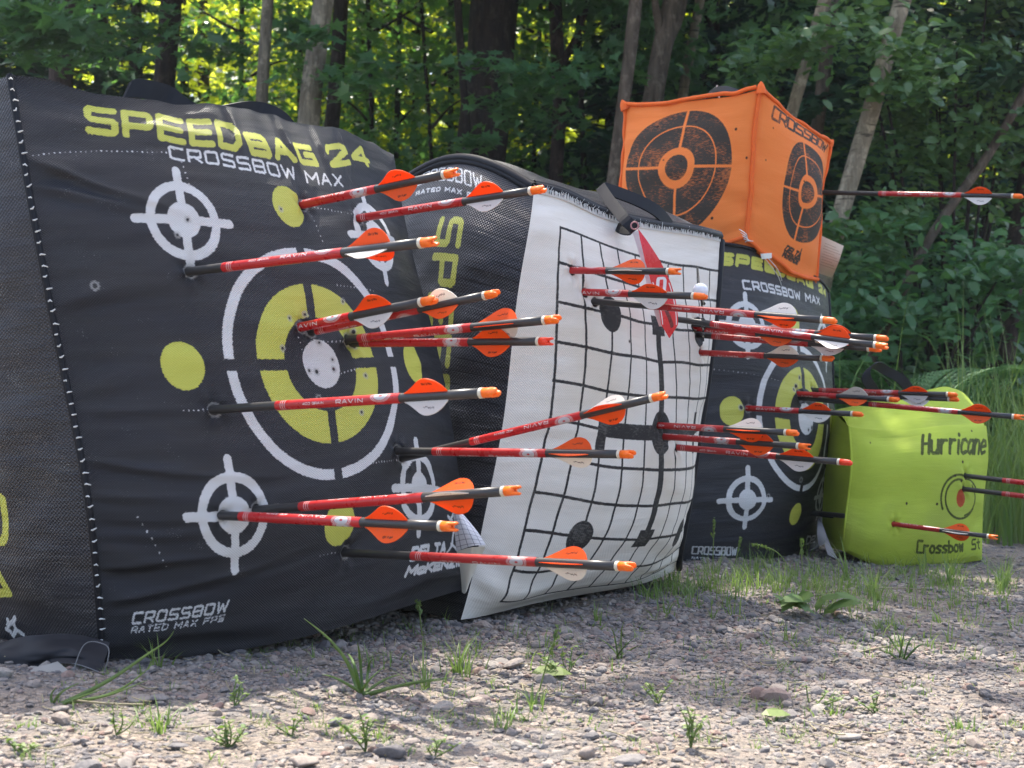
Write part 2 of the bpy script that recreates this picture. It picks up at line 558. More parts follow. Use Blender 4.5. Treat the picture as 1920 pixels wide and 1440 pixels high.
# ---------------------------------------------------------------- sewn panels
class Panel:
    """a sheet given by a net of points in space; rows run downwards, columns to the right"""
    def __init__(self, ctrl, us, vs, nu, nv):
        ctrl = np.asarray(ctrl, float)
        self.u = np.linspace(us[0], us[-1], nu)
        self.v = np.linspace(vs[0], vs[-1], nv)
        Wu = spline_w(us, self.u)
        Wv = spline_w(-np.asarray(vs), -self.v)
        self.p = np.einsum('ik,jl,klc->ijc', Wv, Wu, ctrl)
        self.finish()

    def finish(self):
        self.S, self.V = np.meshgrid(self.u, self.v)
        self.a = {}
        self.pp = proj(self.p)

    @classmethod
    def from_points(cls, p, u, v):
        q = cls.__new__(cls)
        q.p, q.u, q.v = p, u, v
        q.finish()
        return q

    def edge(self):
        U = (self.S - self.u[0]) / (self.u[-1] - self.u[0]); W = (self.V - self.v[0]) / (self.v[-1] - self.v[0])
        return np.clip(np.minimum(np.minimum(U, 1 - U), np.minimum(W, 1 - W)) / 0.06, 0, 1) ** 0.7

    def push(self, d):
        n = normals(self.p)
        c = self.p.mean((0, 1))
        # outward = towards the camera side for the front sheets
        self.p = self.p + n * self.sgn() * (d * self.edge())[..., None]
        self.pp = proj(self.p)

    def sgn(self):
        n = normals(self.p)
        c = np.array((0, 0, H)) - self.p
        return 1.0 if (n * c).sum(-1).mean() > 0 else -1.0

    def inv(self, px, py):
        d = (self.pp[..., 0] - px) ** 2 + (self.pp[..., 1] - py) ** 2
        i, j = np.unravel_index(np.argmin(d), d.shape)
        # first-order correction so that points off the net still map
        i0, j0 = min(max(i, 1), d.shape[0] - 2), min(max(j, 1), d.shape[1] - 2)
        Ju = (self.pp[i0, j0 + 1] - self.pp[i0, j0 - 1]) / (self.u[j0 + 1] - self.u[j0 - 1])
        Jv = (self.pp[i0 + 1, j0] - self.pp[i0 - 1, j0]) / (self.v[i0 + 1] - self.v[i0 - 1])
        r = np.linalg.lstsq(np.array([Ju, Jv]).T, np.array([px, py]) - self.pp[i, j], rcond=None)[0]
        r = np.clip(r, -0.05, 0.05)
        return np.array([self.u[j] + r[0], self.v[i] + r[1]])

    def at(self, px, py):
        d = (self.pp[..., 0] - px) ** 2 + (self.pp[..., 1] - py) ** 2
        i, j = np.unravel_index(np.argmin(d), d.shape)
        return self.p[i, j]

    def attr(self, k):
        if k not in self.a:
            self.a[k] = np.full(self.S.shape, 1.0)
        return self.a[k]

    def add(self, k, d):
        self.a[k] = np.minimum(self.attr(k), d)

    def text(self, k, s, bl, br, tl, hw, gap=0.32):
        O = self.inv(*bl); X = self.inv(*br) - O; Y = self.inv(*tl) - O
        d_text(self.S, self.V, s, O, X, Y, hw, gap, self.attr(k))

    def line(self, k, pts, r):
        q = [self.inv(*p) for p in pts]
        for a, b in zip(q[:-1], q[1:]):
            self.add(k, d_seg(self.S, self.V, a, b, r))

    def dots(self, k, pts, r, step):
        q = [self.inv(*p) for p in pts]
        for a, b in zip(q[:-1], q[1:]):
            n = max(2, int(np.hypot(*(b - a)) / step))
            for t in np.linspace(0, 1, n):
                self.add(k, d_disc(self.S, self.V, a + (b - a) * t, r * random.uniform(0.6, 1.1)))

    def build(self, name, mat, parent, keys):
        n, m = self.S.shape
        uv = np.stack([self.S, self.V], -1).reshape(-1, 2)
        f = grid_faces(n, m)
        if self.sgn() < 0:
            f = f[:, ::-1]
        me = mesh_np(name, self.p.reshape(-1, 3) - np.array(parent.location), f, True, uv, {k: self.attr(k) for k in keys}, [mat])
        self.o = link(name, me, parent)
        self.keys = keys
        return self.o

    def dent(self, px, py):
        q = self.inv(px, py)
        rr = np.hypot(self.S - q[0], self.V - q[1])
        ang = np.arctan2(self.V - q[1], self.S - q[0])
        n = normals(self.p) * self.sgn()
        d = -0.0050 * np.exp(-(rr / 0.0095) ** 2) + 0.0012 * np.exp(-((rr - 0.015) / 0.008) ** 2) * (0.5 + np.sin(ang * 5 + q[0] * 90)) - 0.002 * np.exp(-(rr / 0.03) ** 2)
        self.p = self.p + n * d[..., None]
        if "hole" in self.keys:
            self.a["hole"] = np.minimum(self.attr("hole"), rr - 0.0062)

    def flush(self):
        me = self.o.data
        me.vertices.foreach_set("co", (self.p - np.array(self.o.parent.location)).astype(np.float32).ravel())
        if "hole" in self.keys:
            me.attributes["hole"].data.foreach_set("value", self.a["hole"].astype(np.float32).ravel())
        me.update()


def wrinkles(pan, seed, amp=0.003, lump=0.006, fu=4, fv=38):
    S, V = pan.S, pan.V
    e = (S - pan.u[0]) / (pan.u[-1] - pan.u[0])
    edge = 0.25 + 0.9 * np.exp(-e / 0.14) + 0.8 * np.exp(-(1 - e) / 0.16)
    t = (V - pan.v[-1]) / (pan.v[0] - pan.v[-1])
    edge = edge + 0.7 * np.exp(-t / 0.12) + 0.15 * np.exp(-(1 - t) / 0.10)
    w = vnoise(S * fu + 0.6 * V * fu, V * fv + 3 * vnoise(S * 5, V * 5, seed + 3), seed) * 2
    w2 = vnoise(S * fu * 2.2, V * fv * 2.1 - S * 9, seed + 1)
    l = vnoise(S * 6, V * 6, seed + 2)
    pan.push(amp * edge * (w + 0.6 * w2) + lump * l)


def dome(pan, h):
    U = (pan.S - pan.u[0]) / (pan.u[-1] - pan.u[0]); W = (pan.V - pan.v[-1]) / (pan.v[0] - pan.v[-1])
    n = normals(pan.p) * pan.sgn()
    pan.p = pan.p + n * (h * (np.sin(np.pi * U) * np.sin(np.pi * W)) ** 0.7)[..., None]
    pan.pp = proj(pan.p)


def shell(root, front, back, arc, mats, sides=("left",), seed=1, res=60, bulge=0.02, side_res=(160, 240), top_bulge=None):
    """the other faces of a bag: each is the front sheet's rim carried back by `back`"""
    o = np.array(root.location)
    B = np.asarray(back, float)
    pans = {}
    rowi = lambda n: np.linspace(0, front.p.shape[0] - 1, n).round().astype(int)
    coli = lambda n: np.linspace(0, front.p.shape[1] - 1, n).round().astype(int)
    D = np.linalg.norm(B)

    def ruled(E, na, topw):
        a = np.linspace(0, 1, na)
        p = E[:, None, :] + a[None, :, None] * B
        p[..., 2] += np.sin(np.pi * a)[None, :] * arc * topw[:, None]
        return p, a

    for sd_, col in (("left", 0), ("right", -1)):
        n = side_res[1]; na = side_res[0]
        ii = rowi(n)
        E = front.p[ii, col]
        t = np.linspace(1, 0, n)
        p, a = ruled(E, na, t ** 2)
        nn = normals(p)
        cen = front.p.mean((0, 1)) + B / 2
        s = np.sign(((p - cen) * nn).sum(-1).mean())
        env = np.sin(np.pi * a)[None, :] ** 0.8 * np.sin(np.pi * t)[:, None] ** 0.6
        wr = vnoise(a[None, :] * 3 + t[:, None], t[:, None] * 16 + a[None, :] * 2, seed + 5) * 0.012 + vnoise(a[None, :] * 9, t[:, None] * 30, seed + 6) * 0.004
        p = p + nn * s * (env * (bulge + wr))[..., None]
        # columns from the rear edge to the front edge for the left sheet
        pan = Panel.from_points(p, a * D, front.v[ii])
        pans[sd_] = pan
    # top
    n, na = res * 2, res
    jj = coli(n)
    a = np.linspace(0, 1, na)
    T = front.p[0, jj]
    p = T[None] + a[:, None, None] * B
    p[..., 2] += np.sin(np.pi * a)[:, None] * arc
    u = np.linspace(0, 1, n)
    p[..., 2] += (np.sin(np.pi * a)[:, None] ** 0.7 * np.sin(np.pi * u)[None] ** 0.5) * ((bulge * 0.8 if top_bulge is None else top_bulge) + 0.010 * vnoise(u[None] * 8, a[:, None] * 5, seed + 8))
    pans['top'] = Panel.from_points(p, front.u[jj], a * D)
    # bottom
    T = front.p[-1, jj]
    p = T[None] + a[:, None, None] * B
    pans['bottom'] = Panel.from_points(p, front.u[jj], a * D)
    # rear
    ii = rowi(res)
    p = front.p[np.ix_(ii, jj)] * 1.0
    lin = (front.p[ii, 0][:, None] * (1 - u)[None, :, None] + front.p[ii, -1][:, None] * u[None, :, None])
    p = lin + B
    p = p + B / D * (np.sin(np.pi * u)[None] * np.sin(np.pi * np.linspace(0, 1, res))[:, None] * bulge * 2)[..., None]
    p[0] = front.p[0, jj] + B; p[-1] = front.p[-1, jj] + B
    pans['back'] = Panel.from_points(p, front.u[jj], front.v[ii])
    return pans


def rim(root, curves, r, mat, name="seam_piping"):
    V, Fc = join([tube(c - np.array(root.location), r, 8) for c in curves])
    return link(name, mesh_np(name, V, Fc, True, None, None, [mat]), root)


def stitches(root, curve, off, step, size, mat, name="stitching"):
    s = np.concatenate([[0], np.cumsum(np.linalg.norm(np.diff(curve, axis=0), axis=1))])
    parts = []
    for q in np.arange(step / 2, s[-1], step):
        i = np.searchsorted(s, q) - 1
        c = curve[i] + off
        t = curve[min(i + 1, len(curve) - 1)] - curve[i]; t = t / (np.linalg.norm(t) + 1e-9)
        j = np.array((random.uniform(-1, 1), random.uniform(-1, 1), random.uniform(-1, 1))) * size * 1.0
        sd2 = np.array((0.9, 0.1, 0.35 * random.uniform(0.2, 1)))
        parts.append(tube([c - sd2 * size + j * .3, c + np.array((0, -size * 0.5, 0)), c + sd2 * size + j], [size * .30, size * .42, size * .22], 6))
    V, Fc = join(parts)
    return link(name, mesh_np(name, V - np.array(root.location), Fc, True, None, None, [mat]), root)


def strap(name, pts_px, half, thick, mat, root, n=40):
    pts = smoothline([P(*q) for q in pts_px], n)
    v, f = ribbon(pts, half, thick)
    return link(name, mesh_np(name, v - np.array(root.location), f, False, None, None, [mat]), root)


# ================================================================ the black target prints
def crosshair(S, V, c):
    d = d_ring(S, V, c, 0.0365, 0.048)
    d = np.minimum(d, d_disc(S, V, c, 0.0215))
    d = np.minimum(d, d_seg(S, V, (c[0] - 0.062, c[1]), (c[0] + 0.062, c[1]), 0.0055))
    return np.minimum(d, d_seg(S, V, (c[0], c[1] - 0.062), (c[0], c[1] + 0.062), 0.0055))


def target_print(p):
    S, V = p.S, p.V
    cross = np.minimum(np.abs(S), np.abs(V)) - 0.0068
    p.add("white", np.maximum(d_ring(S, V, (0, 0), 0.1335, 0.1465), -cross))
    p.add("white", d_disc(S, V, (0, 0), 0.031))
    p.add("yellow", np.maximum(d_ring(S, V, (0, 0), 0.0605, 0.1015), -cross))
    for a in (-1, 1):
        p.add("yellow", d_disc(S, V, (0.2 * a, 0), 0.0268))
        p.add("yellow", d_disc(S, V, (0, 0.2 * a), 0.0268))
        for b in (-1, 1):
            p.add("white", crosshair(S, V, (0.166 * a, 0.166 * b)))


COLS = [-0.305, -0.166, 0, 0.166, 0.305]
ROWS = [0.325, 0.166, 0, -0.166, -0.325]


def net(px, dep, rowoff, scale):
    out = []
    for r, row in enumerate(px):
        out.append([P(x, y, (dep[c] + rowoff[r][c] if isinstance(rowoff[r], (list, tuple)) else dep[c] + rowoff[r]) * scale) for c, (x, y) in enumerate(row)])
    return out


# ---------------------------------------------------------------- target 1 (big, black, left)
b1px = [[(18, 152), (305, 186), (490, 214), (640, 246), (738, 288)],
        [(64, 415), (345, 412), (553, 437), (700, 444), (772, 470)],
        [(118, 690), (391, 686), (608, 682), (748, 680), (828, 690)],
        [(168, 962), (437, 965), (636, 928), (785, 915), (864, 930)],
        [(192, 1236), (425, 1222), (624, 1180), (772, 1134), (872, 1104)]]
bag1 = empty("archery_target", P(330, 1225, 1.72))
tag(bag1, "largest black cube bag target with yellow and white rings, nearest the camera at left", "archery target")
f1 = Panel(net(b1px, [1.69, 1.759, 1.87, 2.009, 2.14], [0.030, 0.0, 0.0, 0.0, 0.035], 0.93), [-0.345, -0.166, 0, 0.166, 0.305], ROWS, 640, 620)
wrinkles(f1, 11, 0.0052, 0.010)
# long pulled creases running in from the seams
_e = (f1.S - f1.u[0])
for k_, (v0_, sl_, ln_, am_) in enumerate(((-0.105, -0.10, .17, .0030), (-0.19, .06, .13, .0026), (-0.225, .10, .15, .0030), (0.235, -.34, .13, .0034), (0.205, -.22, .11, .0026), (-0.262, .16, .20, .0034), (0.02, -.05, .10, .0018), (-0.05, .03, .12, .0020), (-0.145, .0, .11, .0022), (-0.172, .03, .10, .0020))):
    c_ = f1.V - v0_ - sl_ * _e - 0.004 * vnoise(f1.S * 16, f1.S * 0, 300 + k_)
    f1.push(am_ * np.exp(-(_e / ln_) ** 2) * (np.exp(-(c_ / 0.0052) ** 2) - 0.7 * np.exp(-((c_ + 0.011) / 0.006) ** 2)))
for k_, (s0_, sl_, am_) in enumerate(((0.03, .20, .003), (0.10, .12, .0026), (-0.06, .05, .0024), (0.16, -.1, .003))):
    c_ = f1.S - s0_ - sl_ * (0.325 - f1.V)
    f1.push(am_ * np.exp(-((0.325 - f1.V) / 0.07) ** 2) * (np.exp(-(c_ / 0.006) ** 2) - 0.7 * np.exp(-((c_ + 0.012) / 0.007) ** 2)))
tw_ = np.clip((f1.V - 0.16) / 0.16, 0, 1) ** 1.6
f1.p[..., 2] += tw_ * (0.006 * vnoise(f1.S * 13, f1.S * 0, 12) + 0.0028 * vnoise(f1.S * 40, f1.S * 0, 13) + 0.008 * np.exp(-((f1.S + 0.325) / 0.045) ** 2))
f1.pp = proj(f1.p)
target_print(f1)
f1.text("yellow", "SPEED", (167, 244), (450, 279), (163, 202), 0.0044, 0.42)
f1.text("yellow", "BAG", (474, 286), (594, 307), (460, 253), 0.0044, 0.42)
f1.text("yellow", "24", (622, 309), (694, 310), (610, 276), 0.0044, 0.42)
f1.text("white", "CROSSBOW", (320, 296), (556, 335), (317, 275), 0.0017, 0.42)
f1.text("white", "MAX", (577, 341), (643, 349), (572, 322), 0.0017, 0.42)
f1.text("white", "CROSSBOW", (248, 1169), (424, 1146), (252, 1150), 0.0013, 0.45)
f1.text("white", "RATED MAX FPS", (246, 1187), (418, 1164), (249, 1176), 0.0007, 0.5)
f1.text("white", "DELTA", (770, 1050), (833, 1036), (775, 1028), 0.0026, 0.3)
f1.text("white", "McKENZIE", (760, 1080), (868, 1058), (767, 1064), 0.0026, 0.3)
for pts in ([(838, 1036), (848, 1020), (850, 1000), (858, 990)], [(846, 1020), (856, 1030)], [(850, 985), (846, 972), (850, 964)], [(852, 982), (858, 968)], [(845, 975), (840, 968)]):
    f1.line("white", pts, 0.0024)
f1.dots("white", [(62, 292), (190, 283), (312, 286)], 0.0010, 0.0055)
f1.dots("white", [(318, 262), (326, 280)], 0.0010, 0.005)
f1.dots("white", [(340, 303), (358, 356)], 0.0012, 0.006)
f1.dots("white", [(575, 375), (605, 452)], 0.0010, 0.006)
f1.dots("white", [(590, 388), (665, 402)], 0.0009, 0.006)
f1.dots("white", [(258, 970), (285, 1010), (312, 1062)], 0.0010, 0.006)
f1.dots("white", [(632, 534), (700, 545)], 0.0010, 0.006)
f1.dots("white", [(562, 632), (580, 700)], 0.0010, 0.006)
f1.dots("white", [(600, 640), (655, 640)], 0.0012, 0.006)
f1.dots("white", [(640, 700), (672, 690)], 0.0013, 0.005)
f1.dots("white", [(345, 770), (400, 768)], 0.0010, 0.005)
f1.dots("white", [(700, 868), (760, 862)], 0.0010, 0.005)
f1.dots("white", [(600, 1042), (652, 1034)], 0.0010, 0.006)
for q in ((352, 412), (333, 440), (527, 392), (545, 596), (574, 589), (530, 653), (600, 642), (594, 697), (626, 692), (624, 674), (580, 695), (686, 704), (678, 773), (643, 565), (665, 622), (178, 536), (598, 746)):
    f1.add("hole", d_disc(f1.S, f1.V, f1.inv(*q), random.uniform(0.0016, 0.0030)))
KEYS = ("white", "yellow", "hole")
B1 = (-0.25, 0.19, 0.0)
f1.build("front_panel", M['black'], bag1, KEYS)
s1 = shell(bag1, f1, B1, -0.012, None, seed=21, bulge=0.03, top_bulge=0.004)
L1 = s1['left']
L1.text("yellow", "24", (-40, 930), (-18, 1128), (4, 926), 0.0052, 0.3)
for pts in ([(14, 1172), (24, 1166), (30, 1180), (44, 1190)], [(12, 1180), (20, 1184)], [(24, 1166), (28, 1158)], [(16, 1170), (14, 1162)], [(30, 1182), (24, 1192)]):
    L1.line("white", pts, 0.0028)
L1.build("side_panel", M['blackside'], bag1, KEYS)
s1['right'].build("side_panel", M['blackside'], bag1, KEYS)
s1['top'].build("top_panel", M['blackplain'], bag1, ())
s1['bottom'].build("bottom_panel", M['blackplain'], bag1, ())
s1['back'].build("back_panel", M['blackplain'], bag1, ())
rim(bag1, [f1.p[::6, 0]], 0.0040, M['web'])
stitches(bag1, f1.p[:, 0], np.array((0.003, -0.006, 0)), 0.0125, 0.0024, M['thread'])
hv = np.array((0, 0.0, 0.011))
strap("handle", [(236, 196, 1.80), (236, 172, 1.80), (285, 170, 1.82), (320, 183, 1.84), (345, 203, 1.84), (430, 210, 1.90), (500, 212, 1.95), (530, 228, 1.95), (548, 250, 1.95)], (0.004, 0.004, 0.012), 0.0012, M['web'], bag1)
# hem of the bottom lying out over the gravel, with its white-edged corner
hem = smoothline([P(-30, 1215, 1.60), P(60, 1192, 1.585), P(140, 1190, 1.58), P(205, 1205, 1.56)], 30)
hem2 = smoothline([P(-30, 1252, 1.58), P(50, 1262, 1.56), P(110, 1244, 1.55), P(190, 1262, 1.53)], 30)
hp = np.stack([hem * (1 - t) + hem2 * t + np.array((0, -0.012 * math.sin(math.pi * t), 0)) for t in np.linspace(0, 1, 10)])
hp = np.stack([hem * (1 - t) + hem2 * t for t in np.linspace(0, 1, 40)])
_u, _t = np.meshgrid(np.linspace(0, 1, 30), np.linspace(0, 1, 40))
hp[..., 1] += -0.006 * np.sin(np.pi * _t) + 0.012 * vnoise(_u * 4, _t * 2.5, 15) + 0.005 * vnoise(_u * 9, _t * 6, 16)
hp[..., 2] += 0.006 * vnoise(_u * 6, _t * 3, 17) * np.sin(np.pi * _t)
Panel.from_points(hp, np.linspace(0, 0.2, 30), np.linspace(0.05, 0, 40)).build("hem_flap", M['web'], bag1, KEYS)
rim(bag1, [hem2], 0.0006, M['greythread'], "hem_edge")
lp = smoothline([P(137, 1264, 1.515), P(150, 1222, 1.525), P(160, 1207, 1.53), P(190, 1206, 1.525), P(204, 1218, 1.515), P(202, 1238, 1.51), P(194, 1262, 1.51)], 40)
rim(bag1, [lp], 0.0005, M['greythread'], "loop_stitching")
pw = Panel([[P(34, 1256, 1.555), P(70, 1250, 1.55), P(108, 1240, 1.54)], [P(36, 1260, 1.545), P(80, 1260, 1.535), P(134, 1262, 1.525)]], [0, .02, .05], [.01, 0], 12, 4)
pw.build("liner_corner", M['liner'], bag1, ())

# ---------------------------------------------------------------- target 2 (white grid)
b2px = [[(1001, 358), (1052, 370), (1122, 402), (1226, 428), (1312, 441), (1352, 451)],
        [(994, 415), (1051, 427), (1125, 455), (1224, 487), (1307, 502), (1349, 508)],
        [(971, 550), (1045, 567), (1147, 589), (1236, 611), (1313, 622), (1338, 626)],
        [(945, 780), (1031, 786), (1132, 804), (1242, 812), (1303, 811), (1313, 806)],
        [(905, 985), (983, 994), (1090, 1009), (1207, 1010), (1270, 998), (1284, 985)],
        [(880, 1105), (938, 1127), (1022, 1116), (1140, 1097), (1226, 1077), (1273, 1050)],
        [(864, 1162), (906, 1155), (1000, 1132), (1140, 1107), (1230, 1086), (1273, 1066)]]
bag2 = empty("archery_target", P(1000, 1140, 2.1))
tag(bag2, "white canvas bag target printed with a black grid, standing between the two black targets", "archery target")
f2 = Panel(net(b2px, [1.915, 1.94, 2.0, 2.11, 2.25, 2.335],
               [0.035, 0.012, 0, 0, 0, [0, 0.005, 0.02, 0.035, 0.03, 0.02], [0, 0.01, 0.05, 0.08, 0.07, 0.05]], 1.05),
           [-0.32, -0.254, -0.152, 0, 0.152, 0.245], [0.31, 0.254, 0.152, 0, -0.152, -0.254, -0.30], 520, 520)
wrinkles(f2, 31, 0.0038, 0.007)
S, V = f2.S, f2.V
for k in range(11):
    c = -0.254 + 0.0508 * k
    wob = 0.0016 * vnoise(S * 14 + k * 7, V * 14, 40) * 2
    f2.add("ink", np.maximum(np.abs(S + wob - c) - 0.0021, np.abs(V) - 0.2561))
    f2.add("ink", np.maximum(np.abs(V + wob - c) - 0.0021, np.abs(S) - 0.2561))
for a in (-0.152, 0.152):
    for b in (-0.152, 0.152):
        f2.add("ink", d_disc(S, V, (a, b), 0.0235))
    f2.add("ink", d_box(S, V, (a, 0), 0.010, 0.030))
    f2.add("ink", d_box(S, V, (0, a), 0.022, 0.014))
f2.add("ink", d_disc(S, V, (0, 0), 0.031))
f2.add("ink", d_seg(S, V, (-0.152, 0), (0.152, 0), 0.0105))
f2.add("ink", np.maximum(np.abs(S) - 0.0085, np.abs(V) - 0.152))
for q in ((1235, 795), (1100, 870), (1180, 640)):
    f2.add("hole", d_disc(S, V, f2.inv(*q), 0.0022))
f2.build("front_panel", M['whitefab'], bag2, ("ink", "hole"))
s2 = shell(bag2, f2, (-0.24, 0.235, 0.005), 0.055, None, seed=33, bulge=0.022, side_res=(420, 560))
L2 = s2['left']
L2.text("yellow", "SPEED", (829, 412), (796, 752), (866, 414), 0.0048, 0.55)
L2.text("white", "CROSSBOW", (780, 349), (905, 358), (781, 331), 0.0013, 0.45)
L2.text("white", "RATED MAX FPS", (780, 366), (905, 379), (781, 360), 0.0010, 0.5)
L2.build("side_panel", M['blackside'], bag2, KEYS)
s2['right'].build("side_panel", M['blackside'], bag2, KEYS)
s2['top'].build("top_panel", M['blackplain'], bag2, ())
s2['bottom'].build("bottom_panel", M['blackplain'], bag2, ())
s2['back'].build("back_panel", M['blackplain'], bag2, ())
up = np.array((0, 0, 0.006))
rim(bag2, [f2.p[0, ::6] + np.array((0, 0.004, 0.007)), f2.p[0, ::6] + np.array((0, 0.014, 0.011)), L2.p[0, ::4] + up, L2.p[0, ::4] + np.array((0, 0, 0.0)), f2.p[::6, -1]], 0.0065, M['web'])
V_, F_ = join([tube(f2.p[0, j] + np.array((0, -0.003, 0.004)) + np.array([[0, 0, -0.007], [0.002 * random.uniform(-1, 1), -0.002, 0], [0.004 * random.uniform(-1, 1), 0.001, random.uniform(0.001, 0.007)]]), [0.0008, 0.0006, 0.0002], 5) for j in range(4, 518, 2)])
link("frayed_edge", mesh_np("frayed_edge", V_ - np.array(bag2.location), F_, True, None, None, [M['thread']]), bag2)
strap("handle", [(1126, 350, 2.22), (1140, 372, 2.18), (1160, 398, 2.14), (1180, 420, 2.12), (1190, 430, 2.125), (1181, 433, 2.14), (1160, 424, 2.17), (1143, 405, 2.20)], (0.0065, 0.002, 0.0058), 0.0014, M['web'], bag2)
strap("handle", [(1130, 352, 2.23), (1160, 362, 2.24), (1200, 378, 2.25), (1234, 398, 2.27), (1256, 424, 2.30)], (0.004, 0.006, 0.0085), 0.0014, M['web'], bag2)

# ---------------------------------------------------------------- target 3 (black, behind the white one)
b3px = [[(1272, 452), (1388, 462), (1470, 492), (1534, 524), (1553, 548)],
        [(1270, 600), (1404, 609), (1494, 628), (1547, 640), (1559, 650)],
        [(1275, 775), (1404, 771), (1514, 786), (1552, 790), (1561, 796)],
        [(1270, 945), (1402, 937), (1496, 937), (1538, 930), (1549, 922)],
        [(1265, 1064), (1385, 1060), (1468, 1050), (1522, 1032), (1538, 1016)]]
bag3 = empty("archery_target", P(1400, 1060, 3.0))
tag(bag3, "black ringed bag target half hidden behind the white one, carrying the orange cube", "archery target")
f3 = Panel(net(b3px, [2.80, 2.88, 3.0, 3.15, 3.29], [0.06, 0.0, 0.0, 0.0, 0.04], 1.0), COLS, ROWS, 420, 420)
wrinkles(f3, 51, 0.0042, 0.008)
target_print(f3)
f3.text("yellow", "SPEEDBAG 24", (1346, 493), (1548, 556), (1349, 476), 0.0044, 0.45)
f3.text("white", "CROSSBOW MAX", (1395, 541), (1537, 571), (1392, 526), 0.0023, 0.45)
f3.text("white", "CROSSBOW", (1297, 1038), (1380, 1041), (1299, 1025), 0.0016, 0.45)
f3.text("white", "RATED MAX FPS", (1297, 1047), (1376, 1051), (1298, 1044), 0.0008, 0.5)
f3.text("white", "DEL", (1511, 1020), (1528, 1016), (1514, 1006), 0.003, 0.3)
f3.dots("white", [(1330, 692), (1400, 700), (1470, 716)], 0.0010, 0.008)
for q in ((1490, 730), (1494, 724), (1500, 708), (1516, 806), (1522, 802), (1390, 764), (1441, 930), (1502, 900)):
    f3.add("hole", d_disc(f3.S, f3.V, f3.inv(*q), random.uniform(0.0022, 0.004)))
f3.build("front_panel", M['black'], bag3, KEYS)
s3 = shell(bag3, f3, (-0.25, 0.19, 0.0), 0.02, None, seed=61, bulge=0.02, side_res=(60, 100))
s3['left'].build("side_panel", M['blackside'], bag3, KEYS)
s3['right'].build("side_panel", M['blackside'], bag3, KEYS)
s3['top'].build("top_panel", M['blackplain'], bag3, ())
s3['bottom'].build("bottom_panel", M['blackplain'], bag3, ())
s3['back'].build("back_panel", M['blackplain'], bag3, ())
rim(bag3, [f3.p[::6, -1], f3.p[0, ::6], f3.p[-1, ::6]], 0.004, M['web'])

# ---------------------------------------------------------------- orange cube
cube = empty("archery_target", P(1400, 470, 2.95 * 1.055))
tag(cube, "small orange cube bag target with black discs, perched on top of the black targets", "archery target")


DS = 1.055


def face_net(px, dep, rowdep=(0, 0, 0, 0, 0)):
    return [[P(x, y, (dep[c] + rowdep[r]) * DS) for c, (x, y) in enumerate(row)] for r, row in enumerate(px)]


fl = Panel(face_net([[(1171, 199), (1240, 196), (1308, 188), (1370, 181), (1424, 168)],
                     [(1170, 260), (1230, 258), (1300, 252), (1362, 248), (1414, 243)],
                     [(1167, 322), (1225, 322), (1290, 320), (1352, 318), (1411, 315)],
                     [(1160, 394), (1220, 400), (1284, 396), (1346, 388), (1406, 375)],
                     [(1152, 466), (1216, 480), (1280, 476), (1342, 462), (1397, 444)]],
                    [2.97, 2.90, 2.845, 2.81, 2.80]), [-0.145, -0.0725, 0, 0.0725, 0.145], [0.145, 0.0725, 0, -0.0725, -0.145], 260, 260)
dome(fl, 0.022)
wrinkles(fl, 71, 0.0046, 0.014, 3, 30)
c0 = fl.inv(1268, 313)
S, V = fl.S - c0[0], fl.V - c0[1]
V = V * 0.93
disc = d_disc(S, V, (0, 0), 0.112)
lines = np.minimum(d_ring(S, V, (0, 0), 0.078, 0.0805), np.minimum(np.abs(S), np.abs(V)) - 0.0026)
lines = np.minimum(lines, d_ring(S, V, (0, 0), 0.0225, 0.0365))
dd = np.maximum(disc, -lines)
fl.add("ink", np.maximum(dd, 0.0225 - np.hypot(S, V)))
fl.add("ink", d_disc(S, V, (0, 0), 0.0225))
for q in ((1244, 300), (1277, 302), (1271, 332), (1335, 409), (1380, 242), (1400, 296), (1352, 336), (1233, 238), (1313, 372), (1305, 228)):
    fl.add("hole", d_disc(fl.S, fl.V, fl.inv(*q), random.uniform(0.0016, 0.0030)))
fl.build("face_panel", M['orange'], cube, ("ink", "hole"))
fr = Panel(face_net([[(1428, 167), (1451, 190), (1488, 222), (1530, 250), (1557, 268)],
                     [(1416, 242), (1450, 262), (1494, 284), (1530, 298), (1550, 312)],
                     [(1412, 315), (1452, 332), (1500, 348), (1530, 354), (1541, 360)],
                     [(1407, 375), (1446, 396), (1492, 420), (1526, 430), (1537, 432)],
                     [(1398, 446), (1438, 480), (1482, 508), (1512, 520), (1531, 524)]],
                    [2.80, 2.825, 2.875, 2.95, 3.03]), [-0.145, -0.0725, 0, 0.0725, 0.145], [0.145, 0.0725, 0, -0.0725, -0.145], 260, 260)
dome(fr, 0.018)
wrinkles(fr, 73, 0.0042, 0.012, 3, 30)
c0 = fr.inv(1511, 362)
ex_l, ex_r = abs((fr.inv(1469, 358) - c0)[0]), abs((fr.inv(1541, 366) - c0)[0])
ex_u, ex_d = abs((fr.inv(1513, 271) - c0)[1]), abs((fr.inv(1500, 455) - c0)[1])
R0 = 0.085
S, V = fr.S - c0[0], fr.V - c0[1]
S = S - 0.10 * V
S = np.where(S < 0, S * R0 / ex_l, S * R0 / ex_r)
V = np.where(V > 0, V * R0 / ex_u, V * R0 / ex_d)
lines = np.minimum(d_ring(S, V, (0, 0), R0 * 0.70, R0 * 0.725), np.minimum(np.abs(S), np.abs(V)) - R0 * 0.025)
lines = np.minimum(lines, d_ring(S, V, (0, 0), R0 * 0.22, R0 * 0.34))
fr.add("ink", np.maximum(np.maximum(d_disc(S, V, (0, 0), R0), -lines), R0 * 0.22 - np.hypot(S, V)))
fr.add("ink", d_disc(S, V, (0, 0), R0 * 0.22))
fr.text("ink", "CROSSBOW", (1447, 221), (1546, 286), (1452, 199), 0.0030, 0.25)
